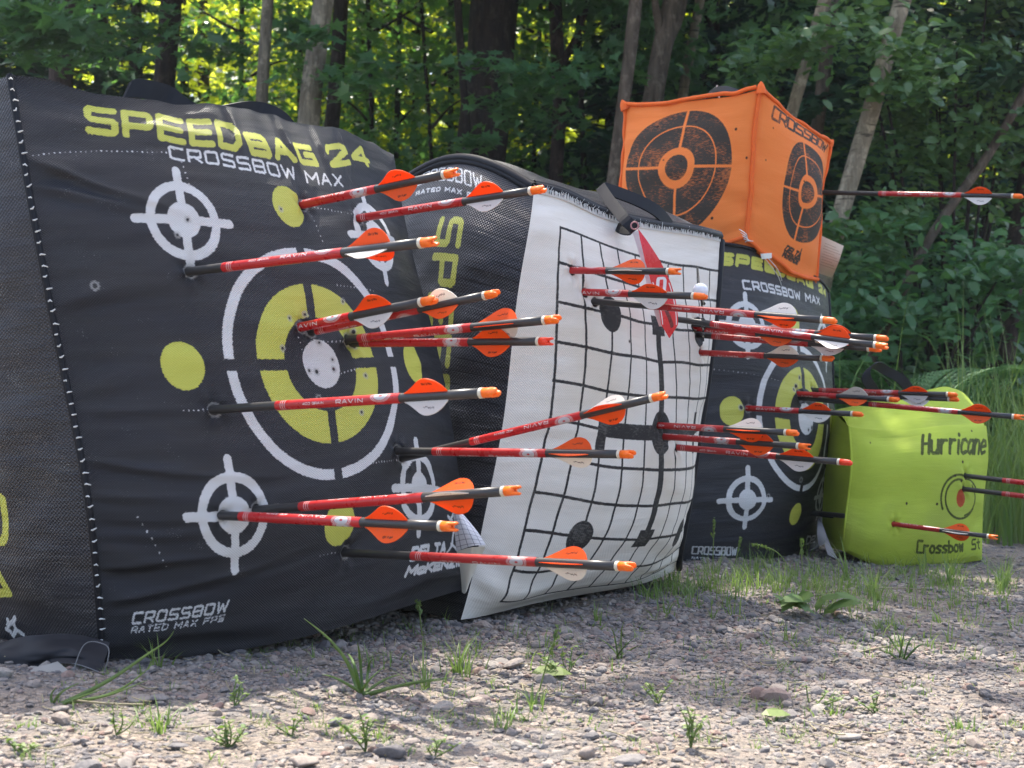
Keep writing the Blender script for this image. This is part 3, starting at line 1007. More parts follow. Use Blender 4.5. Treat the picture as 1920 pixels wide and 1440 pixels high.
fr.text("ink", "DELTA", (1471, 469), (1497, 484), (1477, 461), 0.0016, 0.3)
fr.text("ink", "McKENZIE", (1467, 480), (1495, 495), (1471, 472), 0.0016, 0.3)
fr.line("ink", [(1499, 488), (1501, 474), (1503, 468)], 0.0018)
for q in ((1450, 240), (1436, 300), (1508, 340)):
    fr.add("hole", d_disc(fr.S, fr.V, fr.inv(*q), 0.0018))
fr.build("face_panel", M['orange'], cube, ("ink", "hole"))
# top, bottom and the two rear faces
bk = fl.p[0, 0] + (fr.p[0, -1] - fr.p[0, 0])


def patch(c00, c10, cu0, cu1, bul, n=40):
    """Coons sheet: edge cu0 from the shared corner, edge cu1, and the opposite corner"""
    t = np.linspace(0, 1, n)
    A = np.array([cu0[int(round(q * (len(cu0) - 1)))] for q in t]); Bc = np.array([cu1[int(round(q * (len(cu1) - 1)))] for q in t])
    p = A[None] + Bc[:, None] - A[0]
    w = np.sin(np.pi * t)[:, None] * np.sin(np.pi * t)[None]
    p[..., 2] += bul * w
    return Panel.from_points(p, t * 0.29, t * 0.29)


patch(None, None, fl.p[0, ::-1], fr.p[0], 0.012).build("top_panel", M['orange'], cube, ("ink", "hole"))
patch(None, None, fl.p[-1, ::-1], fr.p[-1], -0.010).build("bottom_panel", M['orange'], cube, ("ink", "hole"))
for ed, mv in ((fl.p[:, 0], fr.p[0, -1] - fr.p[0, 0]), (fr.p[:, -1], fl.p[0, 0] - fl.p[0, -1])):
    t = np.linspace(0, 1, 30)
    p = ed[::6][:, None] + t[None, :, None] * mv
    Panel.from_points(p, t * 0.29, np.linspace(0.145, -0.145, len(p))).build("face_panel", M['orange'], cube, ("ink", "hole"))


def rip(c, amp, seed):
    c = np.array(c)
    t = np.linspace(0, 10, len(c))
    c[:, 2] += amp * vnoise(t, t * 0, seed) * 2
    c[:, 0] += amp * vnoise(t, t * 0 + 5, seed) * 2
    return c


fwd = np.array((0.0, -0.004, 0.0))
rim(cube, [rip(fl.p[0, ::5], 0.0035, 1) + fwd + np.array((0, 0, 0.004)), rip(fl.p[::5, 0], 0.0028, 2) + fwd, rip(fl.p[::5, -1], 0.002, 3) + fwd, rip(fr.p[0, ::5], 0.0022, 4) + fwd,
           rip(fr.p[::5, -1], 0.002, 5), rip(fr.p[-1, ::5], 0.004, 6) + fwd, fl.p[-1, ::5]], 0.0044, M['piping'])
for cx, cy, cd, dx, dz in ((1170, 197, 2.965, -0.004, 0.010), (1427, 165, 2.795, 0.0, 0.012), (1557, 268, 3.03, 0.006, 0.006), (1526, 528, 3.02, 0.004, -0.004)):
    c = P(cx, cy, cd * 1.055)
    v, f = tube([c - np.array((dx, 0, dz)), c, c + np.array((dx, 0, dz)) * 0.6, c + np.array((dx, 0, dz)) * 1.1], [0.011, 0.009, 0.006, 0.0015], 8)
    link("corner_ear", mesh_np("corner_ear", v - np.array(cube.location), f, True, None, None, [M['piping']]), cube)
strap("handle", [(1322, 186, 3.02), (1336, 172, 3.03), (1360, 168, 3.05), (1385, 176, 3.08)], (0.004, 0.010, 0.008), 0.002, M['web'], cube, 16)
v, f = join([tube([P(1349, 184, 2.95 * 1.055), P(1345, 172, 2.95 * 1.055), P(1339, 164, 2.95 * 1.055)], 0.0014, 6), tube([P(1349, 184, 2.95 * 1.055), P(1348, 170, 2.94 * 1.055), P(1351, 163, 2.94 * 1.055)], 0.0014, 6), tube([P(1345, 172, 2.95 * 1.055), P(1342, 166, 2.94 * 1.055), P(1345, 160, 2.94 * 1.055)], 0.0012, 6)])
link("string_end", mesh_np("string_end", v - np.array(cube.location), f, True, None, None, [M['thread']]), cube)
# loose closing stitches along the bottom seam
th = [tube(smoothline([P(1386 + i * 3, 430 + i * 6, 2.785 * 1.055), P(1396 + 4 * random.random(), 440 + i * 3, 2.775), P(1400 + i * 3, 452, 2.785 * 1.055)], 8), 0.0008, 5) for i in range(5)]
th += [tube(smoothline([P(1428, 476, 2.79 * 1.055), P(1446, 500, 2.80 * 1.055), P(1460, 520, 2.83 * 1.055), P(1468, 545, 2.86 * 1.055)], 14), 0.0008, 5), tube(smoothline([P(1440, 484, 2.79 * 1.055), P(1456, 502, 2.80 * 1.055), P(1466, 526, 2.83 * 1.055)], 12), 0.0008, 5)]
v, f = join(th)
link("loose_thread", mesh_np("loose_thread", v - np.array(cube.location), f, True, None, None, [M['thread']]), cube)
tp = np.array([[P(1426, 476, 2.795 * 1.055), P(1447, 474, 2.795 * 1.055)], [P(1428, 486, 2.79 * 1.055), P(1447, 484, 2.79 * 1.055)]])
Panel.from_points(tp, np.array([0, .02]), np.array([0.01, 0])).build("sewn_label", M['paper'], cube, ())
tt = Panel([[P(1536, 440, 3.06 * 1.055), P(1582, 461, 3.04 * 1.055)], [P(1532, 476, 3.05 * 1.055), P(1573, 490, 3.02 * 1.055)], [P(1524, 508, 3.06 * 1.055), P(1560, 521, 3.05 * 1.055)]], [0, 0.05], [0.08, 0.04, 0], 80, 100)
for k in range(9):
    y = 0.068 - k * 0.006
    tt.add("ink", d_box(tt.S, tt.V, (0.025 + 0.003 * (k % 3), y), 0.012 + 0.004 * ((k * 7) % 3), 0.0007))
tt.build("paper_tag", M['tagpaper'], cube, ("ink",))
cube_tagback = None

DS = 1.0
# ---------------------------------------------------------------- lime bag
lime = empty("archery_target", P(1690, 1065, 3.05))
tag(lime, "lime green bag target with dark lettering, far right on the grass", "archery target")
fg = Panel(face_net([[(1592, 800), (1640, 806), (1700, 806), (1780, 797), (1849, 798)],
                     [(1596, 870), (1640, 866), (1704, 862), (1786, 862), (1853, 860)],
                     [(1590, 935), (1640, 936), (1704, 934), (1786, 932), (1845, 930)],
                     [(1584, 985), (1636, 1000), (1700, 1004), (1780, 1000), (1842, 992)],
                     [(1580, 1032), (1626, 1054), (1690, 1066), (1776, 1060), (1841, 1050)]],
                    [2.96, 2.97, 3.02, 3.10, 3.20], (0.03, -0.005, 0, 0, 0.03)), [0, 0.105, 0.215, 0.325, 0.43], [0.14, 0.07, 0, -0.07, -0.14], 420, 320)
dome(fg, 0.014)
wrinkles(fg, 81, 0.0060, 0.018, 5, 18)
fg.text("ink", "Hurricane", (1729, 850), (1846, 850), (1731, 816), 0.0036, 0.35)
fg.text("ink", "Crossbow", (1719, 1036), (1806, 1033), (1721, 1014), 0.0026, 0.35)
fg.text("ink", "St", (1822, 1030), (1838, 1028), (1823, 1012), 0.0022, 0.35)


def spiral(p, k, cx, cy, rx, ry, a0, a1, r0, r1, w):
    pts = []
    for t in np.linspace(0, 1, 26):
        a = math.radians(a0 + (a1 - a0) * t); r = r0 + (r1 - r0) * t
        pts.append((cx + rx * r * math.cos(a), cy - ry * r * math.sin(a)))
    p.line(k, pts, w)


spiral(fg, "ink", 1800, 935, 34, 44, 20, 205, 1.0, 1.05, 0.0022)
spiral(fg, "ink", 1800, 935, 28, 38, 75, 330, 0.95, 1.0, 0.0022)
spiral(fg, "ink", 1800, 935, 32, 42, 40, -70, 0.95, 0.8, 0.0020)
c0 = fg.inv(1803, 934)
fg.add("spot", d_disc((fg.S - c0[0]) * 1.35, fg.V - c0[1], (0, 0), 0.0175))
for q in ((1822, 808), (1806, 866), (1805, 902), (1700, 944), (1792, 892), (1757, 945), (1632, 830)):
    fg.add("hole", d_disc(fg.S, fg.V, fg.inv(*q), random.uniform(0.0018, 0.003)))
for k in ("ink", "spot", "hole"):
    fg.attr(k)
fg.build("front_panel", M['lime'], lime, ("ink", "spot", "hole"))
LK = ("ink", "spot", "hole")
T0 = fg.p[0, ::6]
nT = len(T0)
uu = np.linspace(0, 1, nT)
backpx = [P(1560, 770, 3.22), P(1630, 756, 3.24), P(1700, 744, 3.27), P(1774, 727, 3.30), P(1812, 742, 3.34), P(1835, 772, 3.36)]
BK = smoothline(backpx, nT)
lsn = np.array(face_net([[(1556, 782), (1572, 792), (1592, 800)], [(1548, 870), (1576, 872), (1596, 870)], [(1543, 940), (1572, 938), (1590, 935)], [(1542, 985), (1566, 986), (1584, 985)], [(1545, 1022), (1562, 1028), (1580, 1032)]],
                    [3.16, 3.04, 2.96], (0.03, -0.005, 0, 0, 0.03)))
lsn[0] = [BK[0], (BK[0] + T0[0]) / 2, T0[0]]
ls = Panel(lsn, [-0.2, -0.1, 0], [0.14, 0.07, 0, -0.07, -0.14], 60, 100)
ls.build("side_panel", M['lime'], lime, LK)
tp = np.stack([T0 * (1 - t) + BK * t + np.array((0, 0, 1))[None] * (0.028 * math.sin(math.pi * t) * np.sin(np.pi * uu) ** 0.6)[:, None] + np.array((0, 0, 1)) * (0.016 * math.sin(math.pi * t) ** 0.7 * vnoise(uu * 7, t * 4 + uu * 0, 5))[:, None] for t in np.linspace(0, 1, 40)])
Panel.from_points(tp, uu * 0.43, np.linspace(0, 0.2, 40)).build("top_panel", M['lime'], lime, LK)
rp = np.stack([fg.p[::6, -1] * (1 - t) + (fg.p[::6, -1] + (BK[-1] - T0[-1])) * t for t in np.linspace(0, 1, 12)], 1)
Panel.from_points(rp, np.linspace(0, 0.2, 12), np.linspace(0.14, -0.14, len(rp))).build("side_panel", M['lime'], lime, LK)
bb = np.stack([BK * (1 - t) + (BK + np.array((0, 0, -0.29))) * t for t in np.linspace(0, 1, 12)])
Panel.from_points(bb, uu * 0.43, np.linspace(0.14, -0.14, 12)).build("back_panel", M['lime'], lime, LK)
v, f = tube(ls.p[:, -1] - np.array(lime.location), 0.0020, 8)
link("seam_ridge", mesh_np("seam_ridge", v, f, True, np.zeros((len(v), 2)), {k: np.ones(len(v)) for k in LK}, [M['lime']]), lime)
strap("handle", [(1655, 770, 3.20), (1640, 735, 3.17), (1624, 700, 3.15), (1632, 688, 3.16), (1660, 694, 3.20), (1690, 712, 3.22), (1712, 745, 3.24)], (0.010, 0.004, 0.007), 0.0014, M['web'], lime)

# ================================================================ bolts
RS = 0.0052
L0 = 0.51


def bolt_meshes():
    r = {}
    # shaft
    xs = np.concatenate([[-L0, -L0], np.linspace(-L0 + 0.0001, -0.0226, 14), [-0.0226]])
    rr = np.full(len(xs), RS); rr[0] = 0.0002; rr[-1] = 0.0002
    v, f = tube(np.stack([xs + np.arange(len(xs)) * 1e-6, xs * 0, xs * 0], 1), rr, 20)
    r['shaft'] = mesh_np("shaft", v, f, True, None, None, [M['carbon']])
    # wrap with lettering
    n, m = 220, 72
    x = np.linspace(-0.315, -0.129, n); ph = np.linspace(0, 2 * np.pi, m, endpoint=False)
    X, PH = np.meshgrid(x, ph, indexing='ij')
    rw = RS + 0.0003
    v = np.stack([X, -rw * np.sin(PH), rw * np.cos(PH)], -1)
    ink = np.full(X.shape, 1.0); grey = np.full(X.shape, 1.0)
    for off, sg in ((-65, -1), (115, 1)):
        A = (PH - math.radians(off) + np.pi) % (2 * np.pi) - np.pi
        Y = sg * A * rw
        Xt = X if sg < 0 else X
        ux = 1 if sg < 0 else -1
        x0 = -0.219 if sg < 0 else -0.180
        d_text(Xt, Y, "RAVIN", (x0, -0.0021), (0.039 * ux, 0), (0.0, 0.0042), 0.00042, 0.35, ink)
        x1 = -0.270 if sg < 0 else -0.238
        d_text(Xt, Y, "400 GRAIN", (x1, -0.0012), (0.032 * ux, 0), (0.0, 0.0024), 0.0003, 0.35, ink)
        # swoosh of concentric arcs
        q = np.hypot((X + 0.155) / 1.9, (Y - 0.0042))
        g = np.maximum(q - 0.0062, Y - 0.0042)
        grey = np.minimum(grey, np.maximum(q - 0.0052, -(q - 0.0012)) * 1.0)
        ink = np.minimum(ink, np.abs(q - 0.0062) - 0.00022)
        ink = np.minimum(ink, np.abs(q - 0.0073) - 0.00018)
    for k in range(3):
        ink = np.minimum(ink, np.abs(X + 0.3055 - 0.0032 * k) - 0.0004)
    r['wrap'] = mesh_np("wrap", v.reshape(-1, 3), grid_faces(n, m, True), True, None, {"ink": ink, "grey": grey}, [M['wrap']])
    # collar
    v, f = tube([(-0.0232, 0, 0), (-0.0231, 0, 0), (-0.0192, 0, 0), (-0.0191, 0, 0)], [RS * 0.7, RS * 1.06, RS * 1.06, RS * 0.6], 20)
    r['collar'] = mesh_np("collar", v, f, False, None, None, [M['collar']])
    # nock: a body that ends in two prongs with a slot between
    parts = []
    v, f = tube([(-0.0192, 0, 0), (-0.019, 0, 0), (-0.010, 0, 0), (-0.0075, 0, 0), (-0.007, 0, 0)], [RS * .5, RS * .98, RS * .98, RS * .86, RS * .2], 16)
    parts.append((v, f))
    for sgn in (-1, 1):
        pts = [(-0.0095, sgn * RS * .5, 0), (-0.005, sgn * RS * .58, 0), (-0.002, sgn * RS * .66, 0), (-0.0002, sgn * RS * .62, 0), (0, sgn * RS * .6, 0)]
        v, f = tube(pts, [RS * .42, RS * .36, RS * .32, RS * .2, RS * .03], 10)
        v[:, 2] *= 2.1
        parts.append((v, f))
    v, f = join(parts)
    r['nock'] = mesh_np("nock", v, f, True, None, None, [M['nock']])
    r['rednock'] = mesh_np("nock", v, f, True, None, None, [M['rednock']])
    # vanes
    t = np.linspace(0, 1, 56); h = np.linspace(0, 1, 22)
    kt = [0, .12, .28, .43, .54, .66, .80, .92, .98, 1.0]; kh = [.02, .20, .52, .84, .985, 1.0, .86, .52, .22, .0]
    prof = np.interp(t, kt, kh) * 0.0168
    prof = np.convolve(np.pad(prof, 2, mode='edge'), np.ones(5) / 5, 'valid'); prof[0] = 0.0004; prof[-1] = 0.0012
    X = -0.123 + 0.0594 * t[:, None] + 0 * h[None]
    Z = RS * 0.97 + prof[:, None] * h[None]
    ink1 = d_text(X, Z, "RAVIN", (-0.0935, RS + 0.0088), (0.0135, 0), (0.0008, 0.0026), 0.00034, 0.3)
    ink2 = np.full(X.shape, 1.0)
    zz = RS + 0.0078
    rr = random.Random(3)
    for k in range(9):
        xa = -0.0945 + 0.0018 * k
        ink2 = np.minimum(ink2, d_seg(X, Z, (xa, zz + rr.uniform(-.001, .001)), (xa + rr.uniform(.0002, .0022), zz + rr.uniform(-.0022, .0026)), 0.0004))
    n, m = X.shape
    for key, ink, mat in (("vane_a", ink1, M['vane_o']), ("vane_b", ink2, M['vane_o']), ("vane_w", ink2, M['vane_w']), ("vane_x", ink1, M['vane_w'])):
        th = 0.00045
        a = np.stack([X, X * 0 - th, Z], -1).reshape(-1, 3); b = np.stack([X, X * 0 + th, Z], -1).reshape(-1, 3)
        f = grid_faces(n, m)
        rimf = []
        for i in range(n - 1):
            q0, q1 = i * m + m - 1, (i + 1) * m + m - 1
            rimf.append((q0, q1, q1 + n * m, q0 + n * m))
        for j in range(m - 1):
            for i in (0, n - 1):
                q0, q1 = i * m + j, i * m + j + 1
                rimf.append((q0, q1, q1 + n * m, q0 + n * m))
        Fa = np.concatenate([f, f[:, ::-1] + n * m, np.array(rimf)])
        r[key] = mesh_np("vane", np.concatenate([a, b]), Fa, False, None, {"ink": np.concatenate([ink.ravel(), ink.ravel()])}, [mat])
    return r


BM = bolt_meshes()
CAMP = np.array((0, 0, H))


def solve_nock(e, px, py, k):
    """nock point on the pixel's sight line whose depth follows the bolt's slope k"""
    q = (px - 960) / F
    zn = (e[1] - k * e[0]) / (1 - k * q)
    return P(px, py, zn)


def bolt(pan, entry, nock, jx, theta, label, k=-0.77, group=None, e_depth=None, nockmat='nock', flip=False, scale=None):
    e = P(entry[0], entry[1], e_depth) if e_depth else pan.at(*entry)
    N = solve_nock(e, nock[0], nock[1], k)
    a = N - e; Lv = np.linalg.norm(a); a = a / Lv
    pan.dent(*entry)
    if scale is None:
        # the wrap starts where the photograph shows it
        best = min(np.linspace(0.80, 1.12, 65), key=lambda s: abs(proj(N - a * 0.126 * s)[0] - jx))
        scale = best
    scale = max(scale, (Lv + 0.03) / L0)
    u = np.array((0, 0, 1.0)); u = u - a * a.dot(u); u /= np.linalg.norm(u)
    c = np.cross(a, u)
    th = math.radians(theta)
    z = u * math.cos(th) + c * math.sin(th)
    y = np.cross(z, a)
    mw = Matrix(((a[0], y[0], z[0], N[0]), (a[1], y[1], z[1], N[1]), (a[2], y[2], z[2], N[2]), (0, 0, 0, 1)))
    o = empty("crossbow_bolt")
    o.matrix_world = mw @ Matrix.Scale(scale, 4)
    tag(o, label, "crossbow bolt", group)
    link("shaft", BM['shaft'], o); link("wrap", BM['wrap'], o); link("collar", BM['collar'], o); link("nock", BM[nockmat], o)
    link("vane", BM['vane_x' if flip else 'vane_w'], o)
    for i, key in ((1, 'vane_a'), (-1, 'vane_b')):
        q = link("vane", BM[key], o)
        q.rotation_euler = (math.radians(-120 * i), 0, 0)
    return o


g1 = "bolts stuck in the large black target"
bolt(f1, (572, 383), (860, 322), 710, 290, "bolt right of the top yellow dot, highest on the large black target", group=g1)
bolt(f1, (678, 409), (1022, 354), 873, 150, "bolt in the upper right crosshair, its cream lower vane over the black bag side", group=g1)
bolt(f1, (359, 508), (820, 452), 648, 120, "bolt under the upper left crosshair, red shaft crossing the top of the white ring", group=g1)
bolt(f1, (570, 612), (818, 561), 662, 155, "short showing bolt in the upper edge of the black bullseye ring, white lower vane", group=g1)
bolt(f1, (588, 622), (935, 549), 790, 30, "bolt with a cream upper vane, lying right behind another bolt above the bullseye", group=g1)
bolt(f1, (657, 636), (1050, 598), 890, 215, "bolt right of the white bullseye, upper of the crossing pair, vanes before the side lettering", group=g1)
bolt(f1, (668, 643), (1037, 640), 884, 270, "level bolt with a red nock, lower of the crossing pair right of the bullseye", group=g1, nockmat='rednock')
bolt(f1, (404, 768), (935, 735), 757, 155, "long bolt crossing the lower half of the yellow ring, white lower vane", group=g1)
bolt(f1, (762, 858), (1250, 740), 1095, 320, "bolt slanting steeply upwards before the white grid, white vane behind its top", group=g1)
bolt(f1, (751, 845), (1190, 852), 1030, 215, "level bolt low before the white grid, crossing the foot of the slanting bolt", group=g1)
bolt(f1, (485, 955), (976, 919), 799, 80, "bolt right of the lower left crosshair with a cream vane facing the camera", group=g1)
bolt(f1, (421, 967), (858, 988), 683, 270, "bolt in the white middle of the lower left crosshair, two orange vanes", group=g1)
bolt(f1, (651, 1037), (1190, 1063), 1012, 205, "lowest bolt of the large black target, long bare black stretch above the gravel", group=g1)
g2 = "bolts stuck in the white grid target"
bolt(f2, (1078, 507), (1277, 509), 1141, 88, "highest bolt in the white grid, white vane edge on to the camera", group=g2)
bolt(f2, (1103, 547), (1325, 556), 1184, 168, "short showing bolt in the white grid pointing at the white ball", group=g2)
bolt(f2, (1121, 566), (1568, 602), 1420, 340, "bolt entering above the upper left black dot of the grid, white upper vane", group=g2)
bolt(f2, (1262, 598), (1665, 650), 1526, 130, "bolt beside the red pennant tip, its orange and white vanes over the wood behind", group=g2)
bolt(f2, (1316, 628), (1652, 655), 1520, 140, "bolt at the right rim of the white grid, running just under the pennant bolt", group=g2)
bolt(f2, (1306, 608), (1665, 635), 1532, 160, "bolt whose nock tops the crossing group right of the white grid", group=g2)
bolt(f2, (1312, 614), (1556, 639), 1422, 20, "bolt mostly hidden behind the crossing group, white vane above the red shafts", group=g2)
bolt(f2, (1319, 662), (1563, 673), 1437, 25, "bolt at the grid's right rim with cream upper vane, before the yellow ring", group=g2)
bolt(f2, (1241, 798), (1497, 812), 1362, 330, "bolt in the black oval at the middle of the grid, white upper vane", group=g2)
bolt(f2, (1251, 819), (1520, 838), 1385, 270, "bolt in the lower part of the middle oval, all orange vanes showing", group=g2)
bolt(f2, (1274, 840), (1597, 868), 1460, 160, "lowest bolt of the white grid with a red nock and white lower vane", group=g2, nockmat='rednock')
g3 = "bolts stuck in the rear black target"
bolt(f3, (1502, 738), (1686, 750), 1572, 20, "bolt in the rear black target with a white upper vane over the lime bag top", group=g3)
bolt(f3, (1505, 746), (1921, 783), 1800, 270, "longest bolt of the rear black target, its orange vanes before the tall grass", group=g3)
bolt(f3, (1528, 732), (1795, 740), 1688, 165, "upper of the two bolts with nocks side by side above the lime bag", group=g3)
bolt(f3, (1531, 739), (1798, 749), 1690, 150, "lower of the two bolts with nocks side by side above the lime bag", group=g3)
bolt(f3, (1406, 766), (1618, 777), 1502, 155, "bolt in the left yellow dot of the rear black target", group=g3)
bolt(fr, (1541, 361), (1918, 368), 1806, 160, "single bolt sticking level out of the orange cube towards the trees")
g4 = "bolts stuck in the lime bag"
bolt(fg, (1815, 893), (2180, 936), 0, 160, "upper of two bolts leaving the picture from the lime bag spiral", group=g4, scale=1.0)
bolt(fg, (1812, 917), (2180, 962), 0, 160, "lower of two bolts leaving the picture, in the red spot of the lime bag", group=g4, scale=1.0)
bolt(fg, (1679, 983), (1871, 1008), 1765, 90, "bolt low on the lime bag, between the spiral and the bottom lettering", group=g4)
# the bolt that has gone through the rear target, its bare shaft end reaching the lime bag
o = empty("crossbow_bolt")
e = P(1580, 967, 2.985); q = P(1480, 957, 3.25)
a = e - q; a /= np.linalg.norm(a)
rot = Vector(-a).to_track_quat('X', 'Z')
o.matrix_world = Matrix.Translation(Vector(e) - Vector(a) * (L0 - 0.02)) @ rot.to_matrix().to_4x4()
tag(o, "black bolt shaft end bridging the gap between rear black target and lime bag", "crossbow bolt")
for nm in ("shaft", "wrap", "collar", "nock"):
    link(nm, BM[nm], o)
for i in range(3):
    w = link("vane", BM['vane_w' if i == 0 else 'vane_a'], o)
    w.rotation_euler = (math.radians(120 * i), 0, 0)

for q in (f1, f2, f3, fr, fg):
    q.flush()

# ================================================================ things hanging on the white target
pen = empty("hang_tag", P(1220, 450, 2.17))
tag(pen, "long red pointed film tag hanging down over the white grid from its handle", "hang tag")
cen = smoothline([P(1197, 430, 2.10), P(1212, 462, 2.10), P(1232, 510, 2.11), P(1247, 555, 2.12), P(1255, 600, 2.125), P(1255, 634, 2.13)], 120)
wid = np.interp(np.linspace(0, 1, 120), [0, .1, .3, .5, .7, .88, 1], [0.0005, 0.006, 0.014, 0.018, 0.0172, 0.0155, 0.0004])
w = np.linspace(-1, 1, 24)
pp = cen[:, None] + w[None, :, None] * (wid[:, None, None] * np.array((0.85, 0.5, 0.0)))
pan = Panel.from_points(pp, w * 0.013, np.linspace(0.17, 0, 120))
pan.text("ink", "05", (1232, 550), (1262, 548), (1234, 522), 0.0020, 0.3)
pan.add("ink", np.abs(np.abs(pan.S) - 0.0105) - 0.0007 + np.where(pan.V > 0.085, 1, 0) + np.where(pan.V < 0.02, 1, 0))
pan.add("grey", d_seg(pan.S, pan.V, (-0.004, 0.045), (0.004, 0.018), 0.0028))
pan.attr("grey")
pan.build("red_film", M['redtag'], pen, ("ink", "grey"))
clear = np.stack([smoothline([P(1186, 436, 2.125), P(1205, 500, 2.125), P(1222, 570, 2.13), P(1236, 612, 2.135)], 40), smoothline([P(1199, 432, 2.115), P(1216, 500, 2.12), P(1236, 570, 2.125), P(1250, 612, 2.135)], 40)], 1)
Panel.from_points(clear, np.array([0, .01]), np.linspace(.15, 0, 40)).build("clear_sleeve", M['film'], pen, ())
lp = [P(1190 + 7 * math.cos(t), 423 + 7 * math.sin(t), 2.07) for t in np.linspace(0, 2 * math.pi, 20)]
v, f = tube(lp, 0.0012, 6)
link("eyelet", mesh_np("eyelet", v - np.array(pen.location), f, True, None, None, [M['redtag']]), pen)

ball = empty("ball", P(1313, 545, 2.24))
tag(ball, "small white ball hung on a dark cord at the right of the white grid", "ball")
bm_ = []
n, m = 24, 32
ph = np.linspace(0, np.pi, n); az = np.linspace(0, 2 * np.pi, m, endpoint=False)
R = 0.0118
sp = np.stack([np.sin(ph)[:, None] * np.cos(az), np.sin(ph)[:, None] * np.sin(az), np.cos(ph)[:, None] + 0 * az], -1) * R
link("sphere", mesh_np("sphere", sp.reshape(-1, 3), grid_faces(n, m, True), True, None, None, [M['ball']]), ball)
v1, f1_ = tube(smoothline([P(1308, 500, 2.32), P(1311, 534, 2.25)], 8), 0.0012, 6)
v2, f2_ = tube(smoothline([P(1314, 556, 2.24), P(1317, 585, 2.26), P(1318, 600, 2.27), P(1319, 640, 2.28)], 20), 0.0013, 6)
v, f = join([(v1, f1_), (v2, f2_)] + [tube([P(1317, y, 2.255), P(1320, y + 4, 2.25)], 0.003, 6) for y in (566, 578, 598, 612, 626)])
link("cord", mesh_np("cord", v - np.array(ball.location), f, True, None, None, [M['cord']]), ball)

sheet = empty("paper_sheet", P(880, 1040, 1.95))
tag(sheet, "folded printed paper sheet wedged between the large black target and the white one", "paper sheet")
sp = Panel([[P(850, 958, 1.93), P(858, 956, 1.92), P(870, 966, 1.92)], [P(852, 995, 1.92), P(872, 990, 1.905), P(896, 998, 1.91)], [P(856, 1034, 1.93), P(885, 1024, 1.905), P(911, 1022, 1.91)]], [0, .02, .04], [.06, .03, 0], 90, 90)
for k in range(7):
    sp.add("ink", np.abs(sp.V - 0.004 - 0.008 * k + 0.1 * (sp.S - .02)) - 0.0004)
for k in range(4):
    sp.add("ink", np.abs(sp.S - 0.006 - 0.009 * k) - 0.0004)
sp.build("printed_face", M['sheet'], sheet, ("ink",))
sp = Panel([[P(856, 1034, 1.93), P(885, 1026, 1.907), P(910, 1026, 1.912)], [P(862, 1062, 1.94), P(880, 1066, 1.925), P(897, 1054, 1.93)], [P(866, 1110, 1.955), P(873, 1112, 1.945), P(880, 1094, 1.945)]], [0, .02, .04], [.06, .03, 0], 40, 40)
sp.build("plain_fold", M['paper'], sheet, ())

sheet2 = empty("paper_sheet", P(1548, 1020, 3.06))
tag(sheet2, "small white paper tag at the foot of the rear black target beside the lime bag", "paper sheet")
sp = Panel([[P(1534, 972, 3.12), P(1538, 972, 3.10)], [P(1532, 1000, 3.06), P(1549, 1004, 3.02)], [P(1536, 1024, 3.04), P(1546, 1020, 3.01)]], [0, .02], [.05, .025, 0], 20, 30)
sp.build("printed_face", M['sheet'], sheet2, ("ink",))
sp = Panel([[P(1540, 990, 3.08), P(1546, 992, 3.06)], [P(1546, 1020, 3.04), P(1558, 1024, 3.03)], [P(1552, 1040, 3.03), P(1572, 1050, 3.02)]], [0, .02], [.05, .025, 0], 20, 30)
sp.build("plain_fold", M['film'], sheet2, ())


# ================================================================ ground
def axis(lo, hi, d0, d1, step, g=1.22):
    a = list(np.arange(d0, d1, step))
    s = step
    x = d1
    while x < hi:
        a.append(x); s *= g; x += s
    s = step; x = d0 - step
    while x > lo:
        a.insert(0, x); s *= g; x -= s
    return np.array([lo] + a + [hi])


xs = axis(-150, 150, -1.3, 1.9, 0.012)
ys = axis(-60, 220, 0.9, 4.2, 0.012)
X, Y = np.meshgrid(xs, ys)
Z = gz(X, Y)
near = np.exp(-np.clip(Y - 4, 0, 99))
Z = Z + near * (vnoise(X * 7, Y * 7, 1) * 0.010 + vnoise(X * 22, Y * 22, 2) * 0.006 + vnoise(X * 60, Y * 60, 3) * 0.004) + np.clip((Y - 5) / 3, 0, 1) * vnoise(X * 0.8, Y * 0.8, 4) * 0.12


def ground_at(x, y):
    x = np.asarray(x, float); y = np.asarray(y, float)
    nr = np.exp(-np.clip(y - 4, 0, 99))
    return gz(x, y) + nr * (vnoise(x * 7, y * 7, 1) * 0.010 + vnoise(x * 22, y * 22, 2) * 0.006 + vnoise(x * 60, y * 60, 3) * 0.004) + np.clip((y - 5) / 3, 0, 1) * vnoise(x * 0.8, y * 0.8, 4) * 0.12


m = MB("gravel_ground")
co = m.obj()
v1 = m.n("ShaderNodeTexVoronoi"); m.l(co, v1.inputs["Vector"]); v1.inputs["Scale"].default_value = 95
v2 = m.n("ShaderNodeTexVoronoi"); m.l(co, v2.inputs["Vector"]); v2.inputs["Scale"].default_value = 230
hsv = m.n("ShaderNodeSeparateColor"); m.l(v1.outputs["Color"], hsv.inputs[0])
hs2 = m.n("ShaderNodeSeparateColor"); m.l(v2.outputs["Color"], hs2.inputs[0])
peb = m.ramp(hsv.outputs[0], [(0.0, (0.10, 0.095, 0.095)), (0.3, (0.18, 0.16, 0.14)), (0.6, (0.25, 0.205, 0.17)), (0.85, (0.14, 0.132, 0.13)), (1.0, (0.30, 0.27, 0.24))])
grit = m.ramp(hs2.outputs[0], [(0.0, (0.11, 0.095, 0.083)), (0.5, (0.21, 0.172, 0.14)), (1.0, (0.31, 0.26, 0.212))])
c = m.mix(m.mrange(m.noise(co, 9, 4), 0.42, 0.6), peb, grit)
sep = m.n("ShaderNodeSeparateXYZ"); m.l(co, sep.inputs[0])
